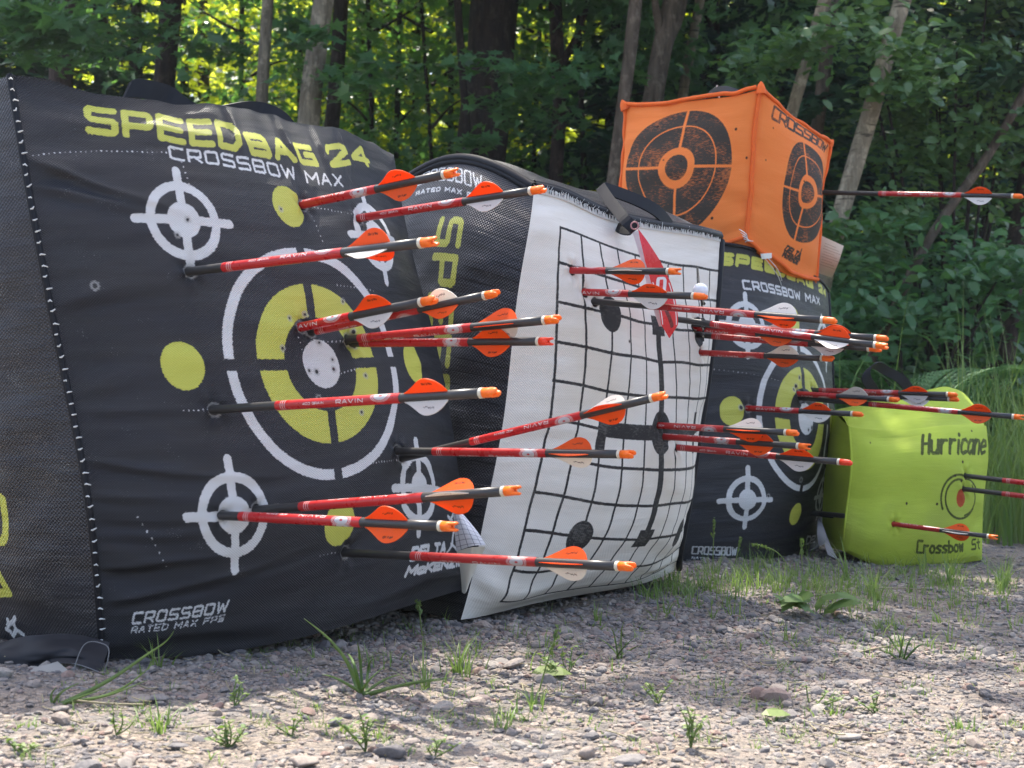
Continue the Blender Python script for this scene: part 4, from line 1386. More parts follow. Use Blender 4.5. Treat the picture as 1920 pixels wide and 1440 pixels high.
far = m.mrange(m.math('ADD', sep.outputs[1], m.math('MULTIPLY', m.noise(co, 2.2, 3), 1.4)), 4.3, 5.2)
duff = m.mix(m.noise(co, 18, 4), (0.025, 0.022, 0.014), (0.075, 0.060, 0.035))
c = m.mix(far, c, duff)
m.base(c, 0.9, 0.2)
hgt = m.math('ADD', m.math('MULTIPLY', v1.outputs["Distance"], -1.0), m.math('MULTIPLY', v2.outputs["Distance"], -0.6))
m.bump(hgt, 0.9, 0.006)
M['ground'] = m.m
g = link("ground", mesh_np("ground", np.stack([X, Y, Z], -1).reshape(-1, 3), grid_faces(*X.shape), True, None, None, [M['ground']]))
tag(g, kind="structure")


# ---- gravel stones
def ico(sub):
    import bmesh
    bm = bmesh.new(); bmesh.ops.create_icosphere(bm, subdivisions=sub, radius=1)
    v = np.array([x.co[:] for x in bm.verts]); f = np.array([[q.index for q in x.verts] for x in bm.faces]); bm.free()
    return v, f


I1, I2, I3 = ico(1), ico(2), ico(3)


def stone_shape(iv, seed):
    r = np.random.default_rng(seed)
    v = iv.copy()
    for _ in range(8):                                     # planes that cut the pebble to an angular form
        n = r.normal(size=3); n /= np.linalg.norm(n)
        d = r.uniform(0.55, 0.85)
        ex = v @ n - d
        v = v - np.where(ex > 0, ex * 0.85, 0)[:, None] * n
    return v * np.array((r.uniform(.8, 1.45), r.uniform(.6, 1.1), r.uniform(.4, .8)))


mst = MB("stone")
tint = mst.attr("tint")
cs = mst.ramp(tint, [(0.0, (0.072, 0.070, 0.078)), (0.22, (0.155, 0.147, 0.147)), (0.40, (0.225, 0.19, 0.168)), (0.55, (0.28, 0.222, 0.18)), (0.70, (0.17, 0.15, 0.138)), (0.84, (0.33, 0.295, 0.255)), (0.93, (0.225, 0.13, 0.10)), (1.0, (0.112, 0.114, 0.122))])
nn_ = mst.noise(mst.obj(), 260, 4, 0.65)
cs = mst.mix(mst.mrange(nn_, 0.3, 0.7), mst.mix(0.30, cs, (0.10, 0.085, 0.075)), mst.mix(0.18, cs, (0.5, 0.45, 0.4)))
mst.base(cs, 0.8, 0.25)
mst.bump(nn_, 0.5, 0.0015)
M['stone'] = mst.m


def rotz_batch(n):
    q = rng.normal(size=(n, 4)); q /= np.linalg.norm(q, axis=1, keepdims=True)
    a = rng.uniform(0, 2 * np.pi, n); tx = rng.normal(0, 0.35, n); ty = rng.normal(0, 0.35, n)
    R = np.zeros((n, 3, 3))
    ca, sa = np.cos(a), np.sin(a)
    Rz = np.zeros((n, 3, 3)); Rz[:, 0, 0] = ca; Rz[:, 0, 1] = -sa; Rz[:, 1, 0] = sa; Rz[:, 1, 1] = ca; Rz[:, 2, 2] = 1
    Rx = np.zeros((n, 3, 3)); Rx[:, 0, 0] = 1; Rx[:, 1, 1] = np.cos(tx); Rx[:, 1, 2] = -np.sin(tx); Rx[:, 2, 1] = np.sin(tx); Rx[:, 2, 2] = np.cos(tx)
    return Rz @ Rx


def scatter_stones(n, ylo, yhi, smin, smax, shape, seed, power=2.4):
    y = rng.uniform(ylo, yhi, n)
    x = rng.uniform(-0.44, 0.44, n) * y
    dens = 0.5 + vnoise(x * 3.1, y * 3.1, 201) * 1.5 + vnoise(x * 9, y * 9, 202) * 0.8
    keep = rng.random(n) < np.clip(dens + 0.12, 0.22, 1)
    x, y = x[keep], y[keep]; n = len(x)
    s = smin + (smax - smin) * rng.random(n) ** power
    protos = [stone_shape(shape[0], seed + i) for i in range(10)]
    pid = rng.integers(0, 10, n)
    base = np.stack(protos)[pid] * s[:, None, None]
    V = np.einsum('nij,nkj->nki', rotz_batch(n), base)
    V[..., 0] += x[:, None]; V[..., 1] += y[:, None]; V[..., 2] += (ground_at(x, y) + s * 0.12)[:, None]
    k = shape[0].shape[0]
    Fc = (shape[1][None] + (np.arange(n) * k)[:, None, None]).reshape(-1, 3)
    t = np.repeat(rng.random(n), k)
    return V.reshape(-1, 3), Fc, t


sets = [scatter_stones(56000, 1.02, 1.9, 0.0014, 0.0058, I1, 100, 2.6), scatter_stones(2300, 1.02, 2.2, 0.0045, 0.0110, I2, 120, 3.0),
        scatter_stones(42000, 1.85, 3.4, 0.0022, 0.0078, I1, 140, 2.2), scatter_stones(2500, 3.2, 4.6, 0.006, 0.014, I1, 160), scatter_stones(110, 1.1, 3.0, 0.008, 0.016, I2, 180, 2.0)]
V, Fc = join([(a, b) for a, b, _ in sets])
gr = link("gravel", mesh_np("gravel", V, Fc, False, None, {"tint": np.concatenate([c for *_, c in sets])}, [M['stone']]))
tag(gr, "loose grey and pinkish gravel scattered over the ground", "gravel", kind="stuff")


def ray_ground(px, py):
    d = 1.0
    for _ in range(40):
        p = P(px, py, d)
        g_ = float(ground_at(p[0], p[1]))
        d = max(0.5, d * (1 + 0.9 * (p[2] - g_) / max(0.05, (py - 720) / F * d)))
    return P(px, py, d)


def big_stone(px, py, w, label, tintv, seed, flat=1.0):
    p = ray_ground(px, py)
    s = w / 2 / F * p[1]
    v = stone_shape(I3[0], seed) * s * np.array((1, 1, flat))
    nv = np.stack([vnoise(v[:, 0] / s * 3, v[:, 1] / s * 3 + v[:, 2] / s * 2, seed), vnoise(v[:, 2] / s * 3, v[:, 0] / s * 3, seed + 1), vnoise(v[:, 1] / s * 3, v[:, 2] / s * 3, seed + 2)], 1)
    v = v + nv * s * 0.14
    o = link("stone", mesh_np("stone", v, I3[1], True, None, {"tint": np.full(len(v), tintv)}, [M['stone']]))
    o.location = (p[0], p[1], p[2] + s * 0.35)
    tag(o, label, "stone")


big_stone(1424, 1312, 46, "rounded pinkish brown stone on the gravel below the lime bag", 0.93, 301)
big_stone(730, 1418, 46, "dark grey angular stone at the bottom edge, left of the middle", 0.0, 302)
big_stone(1100, 1420, 42, "rounded grey brown stone at the bottom of the picture, right of the middle", 0.5, 303)
big_stone(114, 1336, 46, "flat grey brown stone on the gravel under the big target's near corner", 0.70, 304, 0.7)
big_stone(300, 1318, 52, "flat bluish grey stone beside the long bent grass blades", 0.22, 305, 0.6)
big_stone(330, 1404, 40, "small flat slate blue stone near the bottom left", 0.1, 306, 0.5)
big_stone(1588, 1388, 40, "pale flat oval stone at the bottom right", 0.84, 307, 0.6)
big_stone(1444, 1334, 24, "small dark red stone just below the rounded pinkish stone", 0.96, 308)
big_stone(1350, 1186, 36, "round dark grey stone left of the broad leaved plant", 0.05, 309, 0.7)
big_stone(570, 1438, 56, "purplish grey stone cut by the bottom edge", 0.60, 310, 0.7)
big_stone(1502, 1242, 34, "grey egg shaped stone on the gravel below the broad leaved plant", 0.3, 311, 0.6)
big_stone(262, 1322, 60, "large pale stone half sunk in the gravel by the bent grass blades", 0.72, 312, 0.6)


# ================================================================ grass and small plants
def blades(spec, seg=5):
    """spec: list of (x, y, height, width, lean azimuth, bend, tint)"""
    sp_ = np.array(spec, float)
    n = len(sp_)
    t = np.linspace(0, 1, seg)
    x, y, h, w, az, bend, tt_ = sp_.T
    dirx, diry = np.cos(az), np.sin(az)
    off = bend[:, None] * h[:, None] * (t[None] ** 1.8)
    zz = h[:, None] * (t[None] - 0.35 * np.abs(bend)[:, None] * t[None] ** 2.2)
    cx = x[:, None] + dirx[:, None] * off; cy = y[:, None] + diry[:, None] * off
    cz = ground_at(x, y)[:, None] - 0.003 + zz
    ww = w[:, None] * np.clip(1.02 - t[None] ** 1.6, 0.04, 1) / 2
    fa = az + np.pi / 2 + rng.uniform(-0.6, 0.6, n)
    a = np.stack([cx - np.cos(fa)[:, None] * ww, cy - np.sin(fa)[:, None] * ww, cz], -1)
    b = np.stack([cx + np.cos(fa)[:, None] * ww, cy + np.sin(fa)[:, None] * ww, cz + 0.15 * ww], -1)
    V = np.stack([a, b], 2).reshape(-1, 3)
    base = (np.arange(n) * seg * 2)[:, None, None]
    i = np.arange(seg - 1)[None, :, None] * 2
    f = np.concatenate([base + i, base + i + 1, base + i + 3, base + i + 2], -1).reshape(-1, 4)
    return V, f, np.repeat(tt_, seg * 2)


def tuft_spec(px, py, n, h, spread, w=0.0022, bend=0.6, dry=0.3, up=None):
    p = ray_ground(px, py)
    out = []
    for _ in range(n):
        az = random.uniform(0, 6.28)
        r = spread * abs(random.gauss(0, 0.6))
        out.append((p[0] + math.cos(az) * r, p[1] + math.sin(az) * r, h * random.uniform(0.4, 1.1), w * random.uniform(0.6, 1.3), az + random.gauss(0, .6), random.uniform(0.1, bend), random.random() * (0.4 if random.random() > dry else 1.0)))
    return out


spec = []
# belt of grass along the feet of the rear targets
for _ in range(380):
    px = random.uniform(1215, 1900); py = random.gauss(1085 + 22 * abs(math.sin(px * .011)), 22)
    spec += tuft_spec(px, max(1040, py), random.randint(3, 8), random.uniform(0.018, 0.062), 0.02, 0.0020, 0.9, 0.45)
for _ in range(60):
    px = random.uniform(560, 1230); py = random.uniform(1140, 1260)
    spec += tuft_spec(px, py, random.randint(2, 5), random.uniform(0.015, 0.04), 0.012, 0.0016, 0.8, 0.3)
for _ in range(120):
    cx_ = random.uniform(0, 1920); cy_ = random.uniform(1180, 1440)
    for _ in range(random.randint(2, 9)):
        spec += tuft_spec(cx_ + random.gauss(0, 42), min(1438, cy_ + random.gauss(0, 10)), random.randint(3, 8), random.uniform(0.006, 0.020), 0.010, 0.0014, 1.1, 0.45)
for px, py, n, h in ((300, 1366, 26, 0.035), (1000, 1330, 22, 0.028), (950, 1345, 18, 0.025), (1690, 1215, 24, 0.03), (1480, 1200, 14, 0.03), (940, 1368, 18, 0.03), (1560, 1340, 18, 0.025), (1800, 1370, 22, 0.022), (300, 1250, 18, 0.045), (860, 1265, 40, 0.06), (800, 1290, 20, 0.05), (1640, 1125, 26, 0.09), (1460, 1110, 24, 0.08), (1330, 1110, 18, 0.07), (1215, 1120, 16, 0.06), (1250, 1150, 14, 0.05), (1590, 1090, 20, 0.10), (1780, 1095, 26, 0.08), (1880, 1100, 26, 0.08), (1120, 1165, 14, 0.04)):
    spec += tuft_spec(px, py, n, h, 0.018, 0.0022, 0.9, 0.3)
for _ in range(170):
    px = random.gauss(1680, 190); py = random.uniform(1085, 1240)
    spec += tuft_spec(px, py, random.randint(3, 7), random.uniform(0.012, 0.04), 0.014, 0.0018, 1.0, 0.45)
V, f, t = blades(spec)
litter = []
for _ in range(230):                                      # dead stems lying about
    px = random.uniform(0, 1920); py = random.uniform(1110, 1440)
    p = ray_ground(px, py)
    a_ = random.uniform(0, 6.28); l_ = random.uniform(.008, .034)
    q = p + np.array((math.cos(a_) * l_, math.sin(a_) * l_, 0)); q[2] = float(ground_at(q[0], q[1])) + random.uniform(.002, .012)
    litter.append(tube(smoothline([p + np.array((0, 0, .006)), (p + q) / 2 + np.array((0, 0, random.uniform(.0, .004))), q], 6), random.uniform(.0004, .0008), 4))
v_, f_ = join(litter)
lt = link("plant_litter", mesh_np("plant_litter", v_, f_, True, None, None, [M['straw']]))
tag(lt, "bits of dry straw and dead stems strewn over the gravel", "litter", kind="stuff")
go = link("grass", mesh_np("grass", V, f, True, None, {"tint": t}, [M['grass']]))
tag(go, "short sparse green grass growing through the gravel", "grass", kind="stuff")

spec = []
for _ in range(5200):
    y = random.uniform(3.7, 7.5); x = random.uniform(0.30, 0.46) * y
    if random.random() < 0.25:
        x = random.uniform(-0.4, 0.46) * y; y = max(y, 4.4)
    h = random.uniform(0.18, 0.58) * (1.0 if random.random() > 0.12 else 1.4)
    spec.append((x, y, h, random.uniform(0.003, 0.008), random.uniform(0, 6.28), random.uniform(0.05, 0.7), random.random() * 0.6))
V, f, t = blades(spec, 6)
tg = link("tall_grass", mesh_np("tall_grass", V, f, True, None, {"tint": t}, [M['grass']]))
tag(tg, "tall lush green grass at the edge of the wood behind the lime target", "grass", kind="stuff")


def blade_thing(name, label, cat, pxs, width, mat, tintv=0.3):
    """one long blade or stalk given by its course"""
    pts = smoothline([P(*q) for q in pxs], 24)
    t = np.linspace(0, 1, 24)
    w_ = width * np.clip(1.0 - 0.9 * t ** 2, 0.06, 1)
    tan = np.gradient(pts, axis=0)
    side = np.cross(tan, np.array((0.2, -1, 0.2))); side /= np.linalg.norm(side, axis=1, keepdims=True)
    v, f = ribbon(pts, side * w_[:, None] / 2, width * 0.08)
    return v, f


gb = ray_ground(100, 1318)
d0 = gb[1]
parts = [blade_thing("", "", "", q, w_, None) for q, w_ in (
    ([(110, 1322, d0), (210, 1272, d0 + .02), (290, 1218, d0 + .03), (316, 1198, d0 + .03), (326, 1183, d0 + .03)], 0.0042),
    ([(120, 1318, d0), (230, 1290, d0 - .01), (288, 1244, d0 - .01)], 0.0032), ([(150, 1312, d0), (220, 1298, d0 - .03), (276, 1275, d0 - .02)], 0.0026),
    ([(100, 1320, d0), (118, 1296, d0 - .01), (150, 1280, d0)], 0.0028), ([(98, 1318, d0), (96, 1304, d0), (106, 1288, d0)], 0.0026), ([(115, 1322, d0), (170, 1300, d0 - .02), (198, 1290, d0 - .02)], 0.003))]
v, f = join(parts)
o = link("grass_tuft", mesh_np("grass_tuft", v, f, True, None, {"tint": np.full(len(v), 0.55)}, [M['weed']]))
tag(o, "grass tuft with a long blade arching up across the big target's foot", "grass tuft")
for (bx, by, lab, blist) in (
    (680, 1305, "broad bladed grass tuft spreading in the shade below the big black target", [(-110, -145, .004), (-60, -95, .004), (-30, -80, .0035), (20, -70, .003), (70, -40, .0032), (150, -30, .004), (175, -35, .003), (90, -20, .003), (-10, -100, .003), (40, -55, .003), (-75, -40, .003)]),
    (1160, 1235, "tuft of thin grass blades on the gravel left of the brown stalk", [(-40, -40, .0022), (-15, -60, .002), (10, -70, .002), (30, -40, .002), (45, -25, .002)]),
    (1690, 1240, "fresh green grass clump right of the middle on the gravel", [(-30, -50, .0026), (-10, -66, .0026), (8, -70, .0026), (28, -52, .0026), (45, -30, .0026), (-44, -22, .0024)])):
    p0 = ray_ground(bx, by)
    parts = []
    for dx, dy, w_ in blist:
        parts.append(blade_thing("", "", "", [(bx + random.uniform(-8, 8), by, p0[1]), (bx + dx * .5, by + dy * .68, p0[1] + random.uniform(-.03, .03)), (bx + dx, by + dy, p0[1] + random.uniform(-.05, .05))], w_, None))
    v, f = join(parts)
    o = link("grass_tuft", mesh_np("grass_tuft", v, f, True, None, {"tint": rng.random(len(parts)).repeat(len(v) // len(parts))}, [M['weed']]))
    tag(o, lab, "grass tuft")


def leaf_outline(kind):
    if kind == 'maple':
        pts = [(0, -.45), (.06, -.12), (.42, -.22), (.34, -.02), (.55, .16), (.26, .18), (.20, .34), (.12, .30), (0, .62), (-.12, .30), (-.20, .34), (-.26, .18), (-.55, .16), (-.34, -.02), (-.42, -.22), (-.06, -.12)]
    elif kind == 'oval':
        pts = [(0, -.5), (.20, -.28), (.27, 0), (.18, .28), (0, .52), (-.18, .28), (-.27, 0), (-.20, -.28)]
    elif kind == 'needle':
        pts = [(-.07, -.5), (.07, -.5), (.05, .5), (-.05, .5)]
    else:
        pts = [(0, -.5), (.28, -.05), (0, .55), (-.28, -.05)]
    return np.array(pts)


def leaf_mesh(name, pos, size, nrm, kind, mat, fold=0.25, seed=0, tint=None, heading=None):
    r = np.random.default_rng(seed)
    n = len(pos)
    o = leaf_outline(kind); k = len(o)
    nz = nrm / (np.linalg.norm(nrm, axis=1, keepdims=True) + 1e-9)
    h = heading if heading is not None else r.normal(size=(n, 3))
    h = h - nz * (h * nz).sum(1, keepdims=True); h /= np.linalg.norm(h, axis=1, keepdims=True) + 1e-9
    s = np.cross(h, nz)
    sz = np.broadcast_to(size, (n,))
    lz = np.abs(o[:, 0]) * fold - (o[:, 1] ** 2) * 0.25
    V = pos[:, None] + sz[:, None, None] * (o[None, :, 0, None] * s[:, None] + o[None, :, 1, None] * h[:, None] + lz[None, :, None] * nz[:, None])
    f = np.arange(n * k).reshape(n, k)
    t = (r.random(n) if tint is None else tint).repeat(k)
    return mesh_np(name, V.reshape(-1, 3), f, False, None, {"tint": t}, [mat])


def small_plant(px, py, h_px, label, n, leaf, mat, name="weed_plant", kind='oval'):
    p = ray_ground(px, py)
    hh = h_px / F * p[1]
    o = empty(name, p)
    tag(o, label, "plant")
    ns = max(3, n // 5)
    n = int(n * 1.7); leaf *= 0.72
    st, pos, nr, hd = [], [], [], []
    for i in range(ns):
        sp_w = random.choice((.25, .6, .95))
        top = np.array((random.uniform(-1, 1) * hh * sp_w, random.uniform(-.8, .8) * hh * sp_w, hh * random.uniform(.7, 1) * (1.05 - .6 * sp_w)))
        line = smoothline([(0, 0, 0), top * .5 + np.array((random.uniform(-.1, .1) * hh, 0, 0)), top], 8)
        st.append(tube(line, [0.0007] * 7 + [0.0003], 5))
        for _ in range(n // ns):
            q = line[random.randint(2, 7)]
            d = np.array((random.uniform(-1, 1), random.uniform(-1, 1), random.uniform(-.1, .8)))
            d /= np.linalg.norm(d)
            pos.append(q + d * leaf * .5); hd.append(d); nr.append(np.array((random.gauss(0, .4), random.gauss(0, .4), 1)))
    v, f = join(st)
    link("stem", mesh_np("stem", v, f, True, None, {"tint": np.full(len(v), .5)}, [mat]), o)
    link("leaves", leaf_mesh("leaves", np.array(pos), leaf * rng.uniform(.6, 1.2, len(pos)), np.array(nr), kind, mat, heading=np.array(hd)), o)
    return o


small_plant(685, 1410, 92, "upright yellow green weed growing from the sunny gravel right of centre left", 34, 0.010, M['weed'])
small_plant(430, 1402, 62, "bushy bright weed on the gravel under the left target", 36, 0.010, M['weed'])
small_plant(548, 1380, 46, "thin weed on the gravel between the two upright ones", 18, 0.008, M['weed'])
small_plant(815, 1420, 52, "weed with narrow leaves near the bottom, right of the dark angular stone", 24, 0.008, M['weed'])
small_plant(40, 1415, 50, "low weed at the bottom left corner", 24, 0.009, M['weed'])
small_plant(1295, 1405, 100, "leaning yellow flowered weed at the bottom right of the middle", 36, 0.010, M['weed'])
small_plant(218, 1378, 62, "thin weed with a yellow bud at the left on the gravel", 16, 0.008, M['weed'])
small_plant(1520, 1330, 70, "thin pale weed right of the rounded pinkish stone", 20, 0.008, M['weed'])
small_plant(1235, 1320, 70, "narrow weed on the gravel left of the rounded pinkish stone", 22, 0.009, M['weed'])
small_plant(440, 1325, 55, "weed at the shadow edge below the big target's lettering", 22, 0.009, M['weed'])
small_plant(1066, 1262, 70, "feathery weed on the gravel below the white target", 30, 0.010, M['weed'])
small_plant(1640, 1340, 50, "low bright weed in the sunny patch at lower right", 26, 0.009, M['weed'])
# broad-leaved plantain
pb = ray_ground(1510, 1160)
o = empty("plantain", pb)
tag(o, "broad leaved green plant lying flat on the gravel below the lime bag", "plant")
n = 16
az = np.linspace(0, 2 * np.pi, n, endpoint=False) + rng.normal(0, .2, n)
hd = np.stack([np.cos(az), np.sin(az) * .7, 0.25 + 0.2 * rng.random(n)], 1)
pos = hd * 0.032 + np.array((0, 0, 0.012)) + rng.normal(0, .006, (n, 3)) + np.stack([0.03 * np.cos(az * 2), 0 * az, 0 * az], 1)
for i in range(n):
    l = leaf_mesh("leaf", pos[i:i + 1], 0.046 * rng.uniform(.7, 1.15), np.array([[rng.normal(0, .3), -0.25, 1.0]]), 'oval', M['weed'], 0.2, i, np.array([0.1]), hd[i:i + 1])
    link("leaf", l, o)
for px, py, lab, ln in ((1455, 1352, "single bright yellow green leaf lying on the gravel", 0.030), (1034, 1272, "single long green leaf lying on the gravel below the white target", 0.046)):
    p = ray_ground(px, py)
    o = link("fallen_leaf", leaf_mesh("fallen_leaf", np.array([[0, 0, 0.008]]), ln, np.array([[0.1, -.35, 1.0]]), 'oval', M['weed'], 0.15, 3, np.array([0.9]), np.array([[1.0, 0.1, 0.05]])))
    o.location = p
    tag(o, lab, "leaf")


def stalk(px, py, pts, label, head=True):
    p = ray_ground(px, py)
    o = empty("grass_stalk", p)
    tag(o, label, "grass stalk")
    ln = smoothline([P(x, y, p[1] + dd) - p for x, y, dd in pts], 20)
    v, f = tube(ln, 0.0009, 5)
    link("stem", mesh_np("stem", v, f, True, None, {"tint": np.full(len(v), .7)}, [M['grass']]), o)
    if head:
        pos = ln[-6:].repeat(4, 0) + rng.normal(0, .0016, (24, 3))
        link("seed_head", leaf_mesh("seed_head", pos, 0.007, rng.normal(size=(24, 3)), 'quad', M['weed'], heading=np.tile([[.1, -.2, 1.0]], (24, 1)) + rng.normal(0, .3, (24, 3))), o)


stalk(792, 1200, [(792, 1200, 0), (789, 1170, 0), (784, 1128, 0)], "thin seeding stalk before the dark gap left of the white target's corner")
stalk(1385, 1080, [(1370, 1085, 0), (1380, 1050, 0), (1389, 1010, 0)], "seeding stalk before the lower crosshair of the rear black target")
stalk(1336, 1090, [(1336, 1090, 0), (1337, 1040, 0), (1339, 975, 0)], "tall thin stalk left of the lower crosshair of the rear black target")
stalk(1420, 1090, [(1490, 1096, 0), (1462, 1040, 0), (1412, 1020, -.02)], "bent grass stalk leaning left before the rear black target")
stalk(1500, 1100, [(1508, 1110, 0), (1504, 1060, 0), (1503, 1010, 0)], "thick pale stalk at the right foot of the rear black target")
stalk(1020, 1300, [(1000, 1340, 0), (1018, 1270, 0), (1046, 1180, 0)], "brown grass stalk leaning right before the white target's corner")
v, f = join([tube(smoothline([ray_ground(x, y) + np.array((0, 0, .006)) for x, y in pts], 14), 0.0012, 5) for pts in ([(1560, 1250), (1640, 1225), (1678, 1218)],)])
o = link("twig", mesh_np("twig", v, f, True, None, None, [M['straw']]))
tag(o, "dry thin twig lying across the gravel at the right", "twig")
v, f = tube(smoothline([ray_ground(x, y) + np.array((0, 0, .006)) for x, y in ((1640, 1110), (1690, 1109), (1735, 1112))], 14), 0.0012, 5)
o = link("straw", mesh_np("straw", v, f, True, None, None, [M['straw']]))
tag(o, "pale dry straw lying on the gravel under the lime bag", "straw")
v, f = tube(smoothline([ray_ground(x, y) + np.array((0, 0, .006)) for x, y in ((140, 1325), (200, 1331), (268, 1333))], 14), 0.0011, 5)
o = link("straw", mesh_np("straw", v, f, True, None, None, [M['straw']]))
tag(o, "pale dry straw on the gravel beside the bent grass blades", "straw")


# ---------------------------------------------------------------- ferns
def fern(px, d, z0, nf, size, label, seed):
    r = np.random.default_rng(seed)
    x = (px - 960) / F * d
    o = empty("fern", (x, d, float(ground_at(x, d)) + z0))
    tag(o, label, "fern", "ferns at the edge of the wood")
    for i in range(nf):
        az = i / nf * 2 * math.pi + r.normal(0, .25)
        L = size * r.uniform(.75, 1.1)
        dirv = np.array((math.cos(az), math.sin(az), 0))
        t = np.linspace(0, 1, 30)
        mid = dirv[None] * (L * t ** 1.3)[:, None] * 0.52 + np.array((0, 0, 1))[None] * (L * (1.25 * t - 0.75 * t ** 2))[:, None]
        tan = np.gradient(mid, axis=0); tan /= np.linalg.norm(tan, axis=1, keepdims=True)
        side = np.cross(tan, np.array((0, 0, 1.0))); side /= np.linalg.norm(side, axis=1, keepdims=True)
        pos, hd, nr, sz = [], [], [], []
        for k in range(5, 29):
            ll = L * 0.17 * math.sin(math.pi * (1 - t[k] * 0.93)) ** 0.7 * (1 if t[k] > .25 else .7)
            for sg in (-1, 1):
                h = side[k] * sg + tan[k] * 0.45 - np.array((0, 0, .15))
                h /= np.linalg.norm(h)
                for q in np.linspace(0.12, 0.95, 7):
                    for s2 in (-1, 1):
                        pos.append(mid[k] + h * ll * q + tan[k] * s2 * ll * .09 * (1.1 - q)); hd.append(tan[k] * s2 + h * .6); sz.append(ll * .26 * (1.15 - q)); nr.append(np.cross(tan[k], side[k]) * -1 + np.array((0, 0, .3)))
        fr_ = leaf_mesh("frond", np.array(pos), np.array(sz), np.array(nr), 'quad', M['fern'], 0.1, seed * 31 + i, None, np.array(hd))
        link("frond", fr_, o)


fern(1668, 4.6, 0.0, 12, 0.84, "large arching fern right behind the lime bag and its handle", 1)
fern(1590, 4.4, 0.0, 10, 0.74, "fern peeping out between the rear black target and the lime bag", 2)
fern(1745, 5.2, 0.0, 11, 0.92, "fern behind the large arching one, farther into the wood", 3)
fern(1890, 5.6, 0.0, 10, 0.8, "fern in the tall grass at the right edge", 4)


# ================================================================ the wood
def trunk_mesh(pts, rads, sides=14, seed=0, limbs=()):
    parts = []
    ln = smoothline(pts, 44)
    rr = np.interp(np.linspace(0, 1, 44), np.linspace(0, 1, len(rads)), rads)
    v, f = tube(ln, rr, sides)
    c = np.repeat(ln, sides, 0)
    k = 1 + 0.22 * vnoise(np.arange(len(v)) % sides * 0.8, np.arange(len(v)) // sides * 0.5, seed) + 0.1 * vnoise(np.arange(len(v)) % sides * 2.1, np.arange(len(v)) // sides * 1.7, seed + 1)
    parts.append((c + (v - c) * k[:, None], f))
    for lpts, r0 in limbs:
        l2 = smoothline(lpts, 16)
        parts.append(tube(l2, np.linspace(r0, r0 * .25, 16), 7))
    return join(parts)


def clump_points(centres, radii, n, seed, flat=0.7):
    r = np.random.default_rng(seed)
    k = r.integers(0, len(centres), n)
    d = r.normal(size=(n, 3)); d /= np.linalg.norm(d, axis=1, keepdims=True)
    q = r.random(n) ** 0.45
    off = d * (q * np.asarray(radii)[k])[:, None]
    off[:, 2] *= flat
    nr = d * 0.5 + np.array((0, 0, 0.9)) + r.normal(0, .45, (n, 3))
    return np.asarray(centres)[k] + off, nr


def crown(kind, seed, rad, zlo, zhi, n, leaf, cl=26):
    """leaf cloud round the trunk axis, in clumps with gaps between"""
    r = np.random.default_rng(seed)
    z = r.uniform(zlo, zhi, cl)
    prof = np.sin(np.pi * np.clip((z - zlo) / (zhi - zlo), 0.06, .96)) ** 0.6
    a = r.uniform(0, 2 * np.pi, cl)
    rr = rad * prof * np.sqrt(r.uniform(0.05, 1, cl))
    cen = np.stack([rr * np.cos(a), rr * np.sin(a), z], 1)
    pos, nr = clump_points(cen, r.uniform(.16, .36, cl) * rad, n, seed + 1)
    return pos, nr


CROWNS = {}
for i in range(3):
    pos, nr = crown('maple', 900 + i, 1.9, 3.0, 7.2, 5200, .1, 44)
    CROWNS['maple', i] = leaf_mesh("crown", pos, 0.13 * rng.uniform(.6, 1.3, len(pos)), nr, 'maple', M['maple'], 0.2, i)
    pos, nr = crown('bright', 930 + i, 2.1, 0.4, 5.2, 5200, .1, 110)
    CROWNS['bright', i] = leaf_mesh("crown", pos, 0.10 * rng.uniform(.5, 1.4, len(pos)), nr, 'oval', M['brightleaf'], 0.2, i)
for i in range(3):
    pos, nr = crown('understory', 945 + i, 1.15, 0.5, 5.6, 2300, .1, 120)
    CROWNS['thin', i] = leaf_mesh("crown", pos, 0.085 * rng.uniform(.5, 1.3, len(pos)), nr, 'maple', M['maple'], 0.2, 40 + i)
# hemlock: tiers of drooping sprays of short needles
for i in range(3):
    r = np.random.default_rng(960 + i)
    pos, hd, nr, tw = [], [], [], []
    for b in range(95):
        z = r.uniform(0.7, 7.5)
        L = (1.0 - z / 8.2) * 1.9 * r.uniform(.5, 1) + .25
        az = r.uniform(0, 2 * np.pi)
        dv = np.array((math.cos(az), math.sin(az), 0)); sv = np.array((-dv[1], dv[0], 0))
        line = np.array([dv * L * q + np.array((0, 0, z + .12 * L * q - .32 * L * q * q)) for q in np.linspace(0, 1, 8)])
        tw.append(tube(line, np.linspace(.012, .003, 8), 5))
        m_ = int(95 * L)
        q = r.random(m_) ** .7; s_ = r.normal(0, .16, m_) * L * (1.15 - q)
        p = dv * (L * q)[:, None] + sv * s_[:, None] + np.array((0, 0, 1)) * (z + .12 * L * q - .32 * L * q * q - np.abs(s_) * .35 + r.normal(0, .02, m_))[:, None]
        pos.append(p); hd.append(dv + sv * np.sign(s_)[:, None] * .9 + np.array((0, 0, -.25)) + r.normal(0, .35, (m_, 3))); nr.append(np.array((0, 0, 1.0)) + r.normal(0, .35, (m_, 3)))
    pos = np.concatenate(pos); hd = np.concatenate(hd); nr = np.concatenate(nr)
    CROWNS['hemlock', i] = leaf_mesh("crown", pos, 0.15 * rng.uniform(.5, 1.3, len(pos)), nr, 'quad', M['hemlock'], 0.1, i, None, hd)
    v, f = join(tw)
    CROWNS['hemtwigs', i] = mesh_np("branches", v, f, True, None, None, [M['bark_dark']])


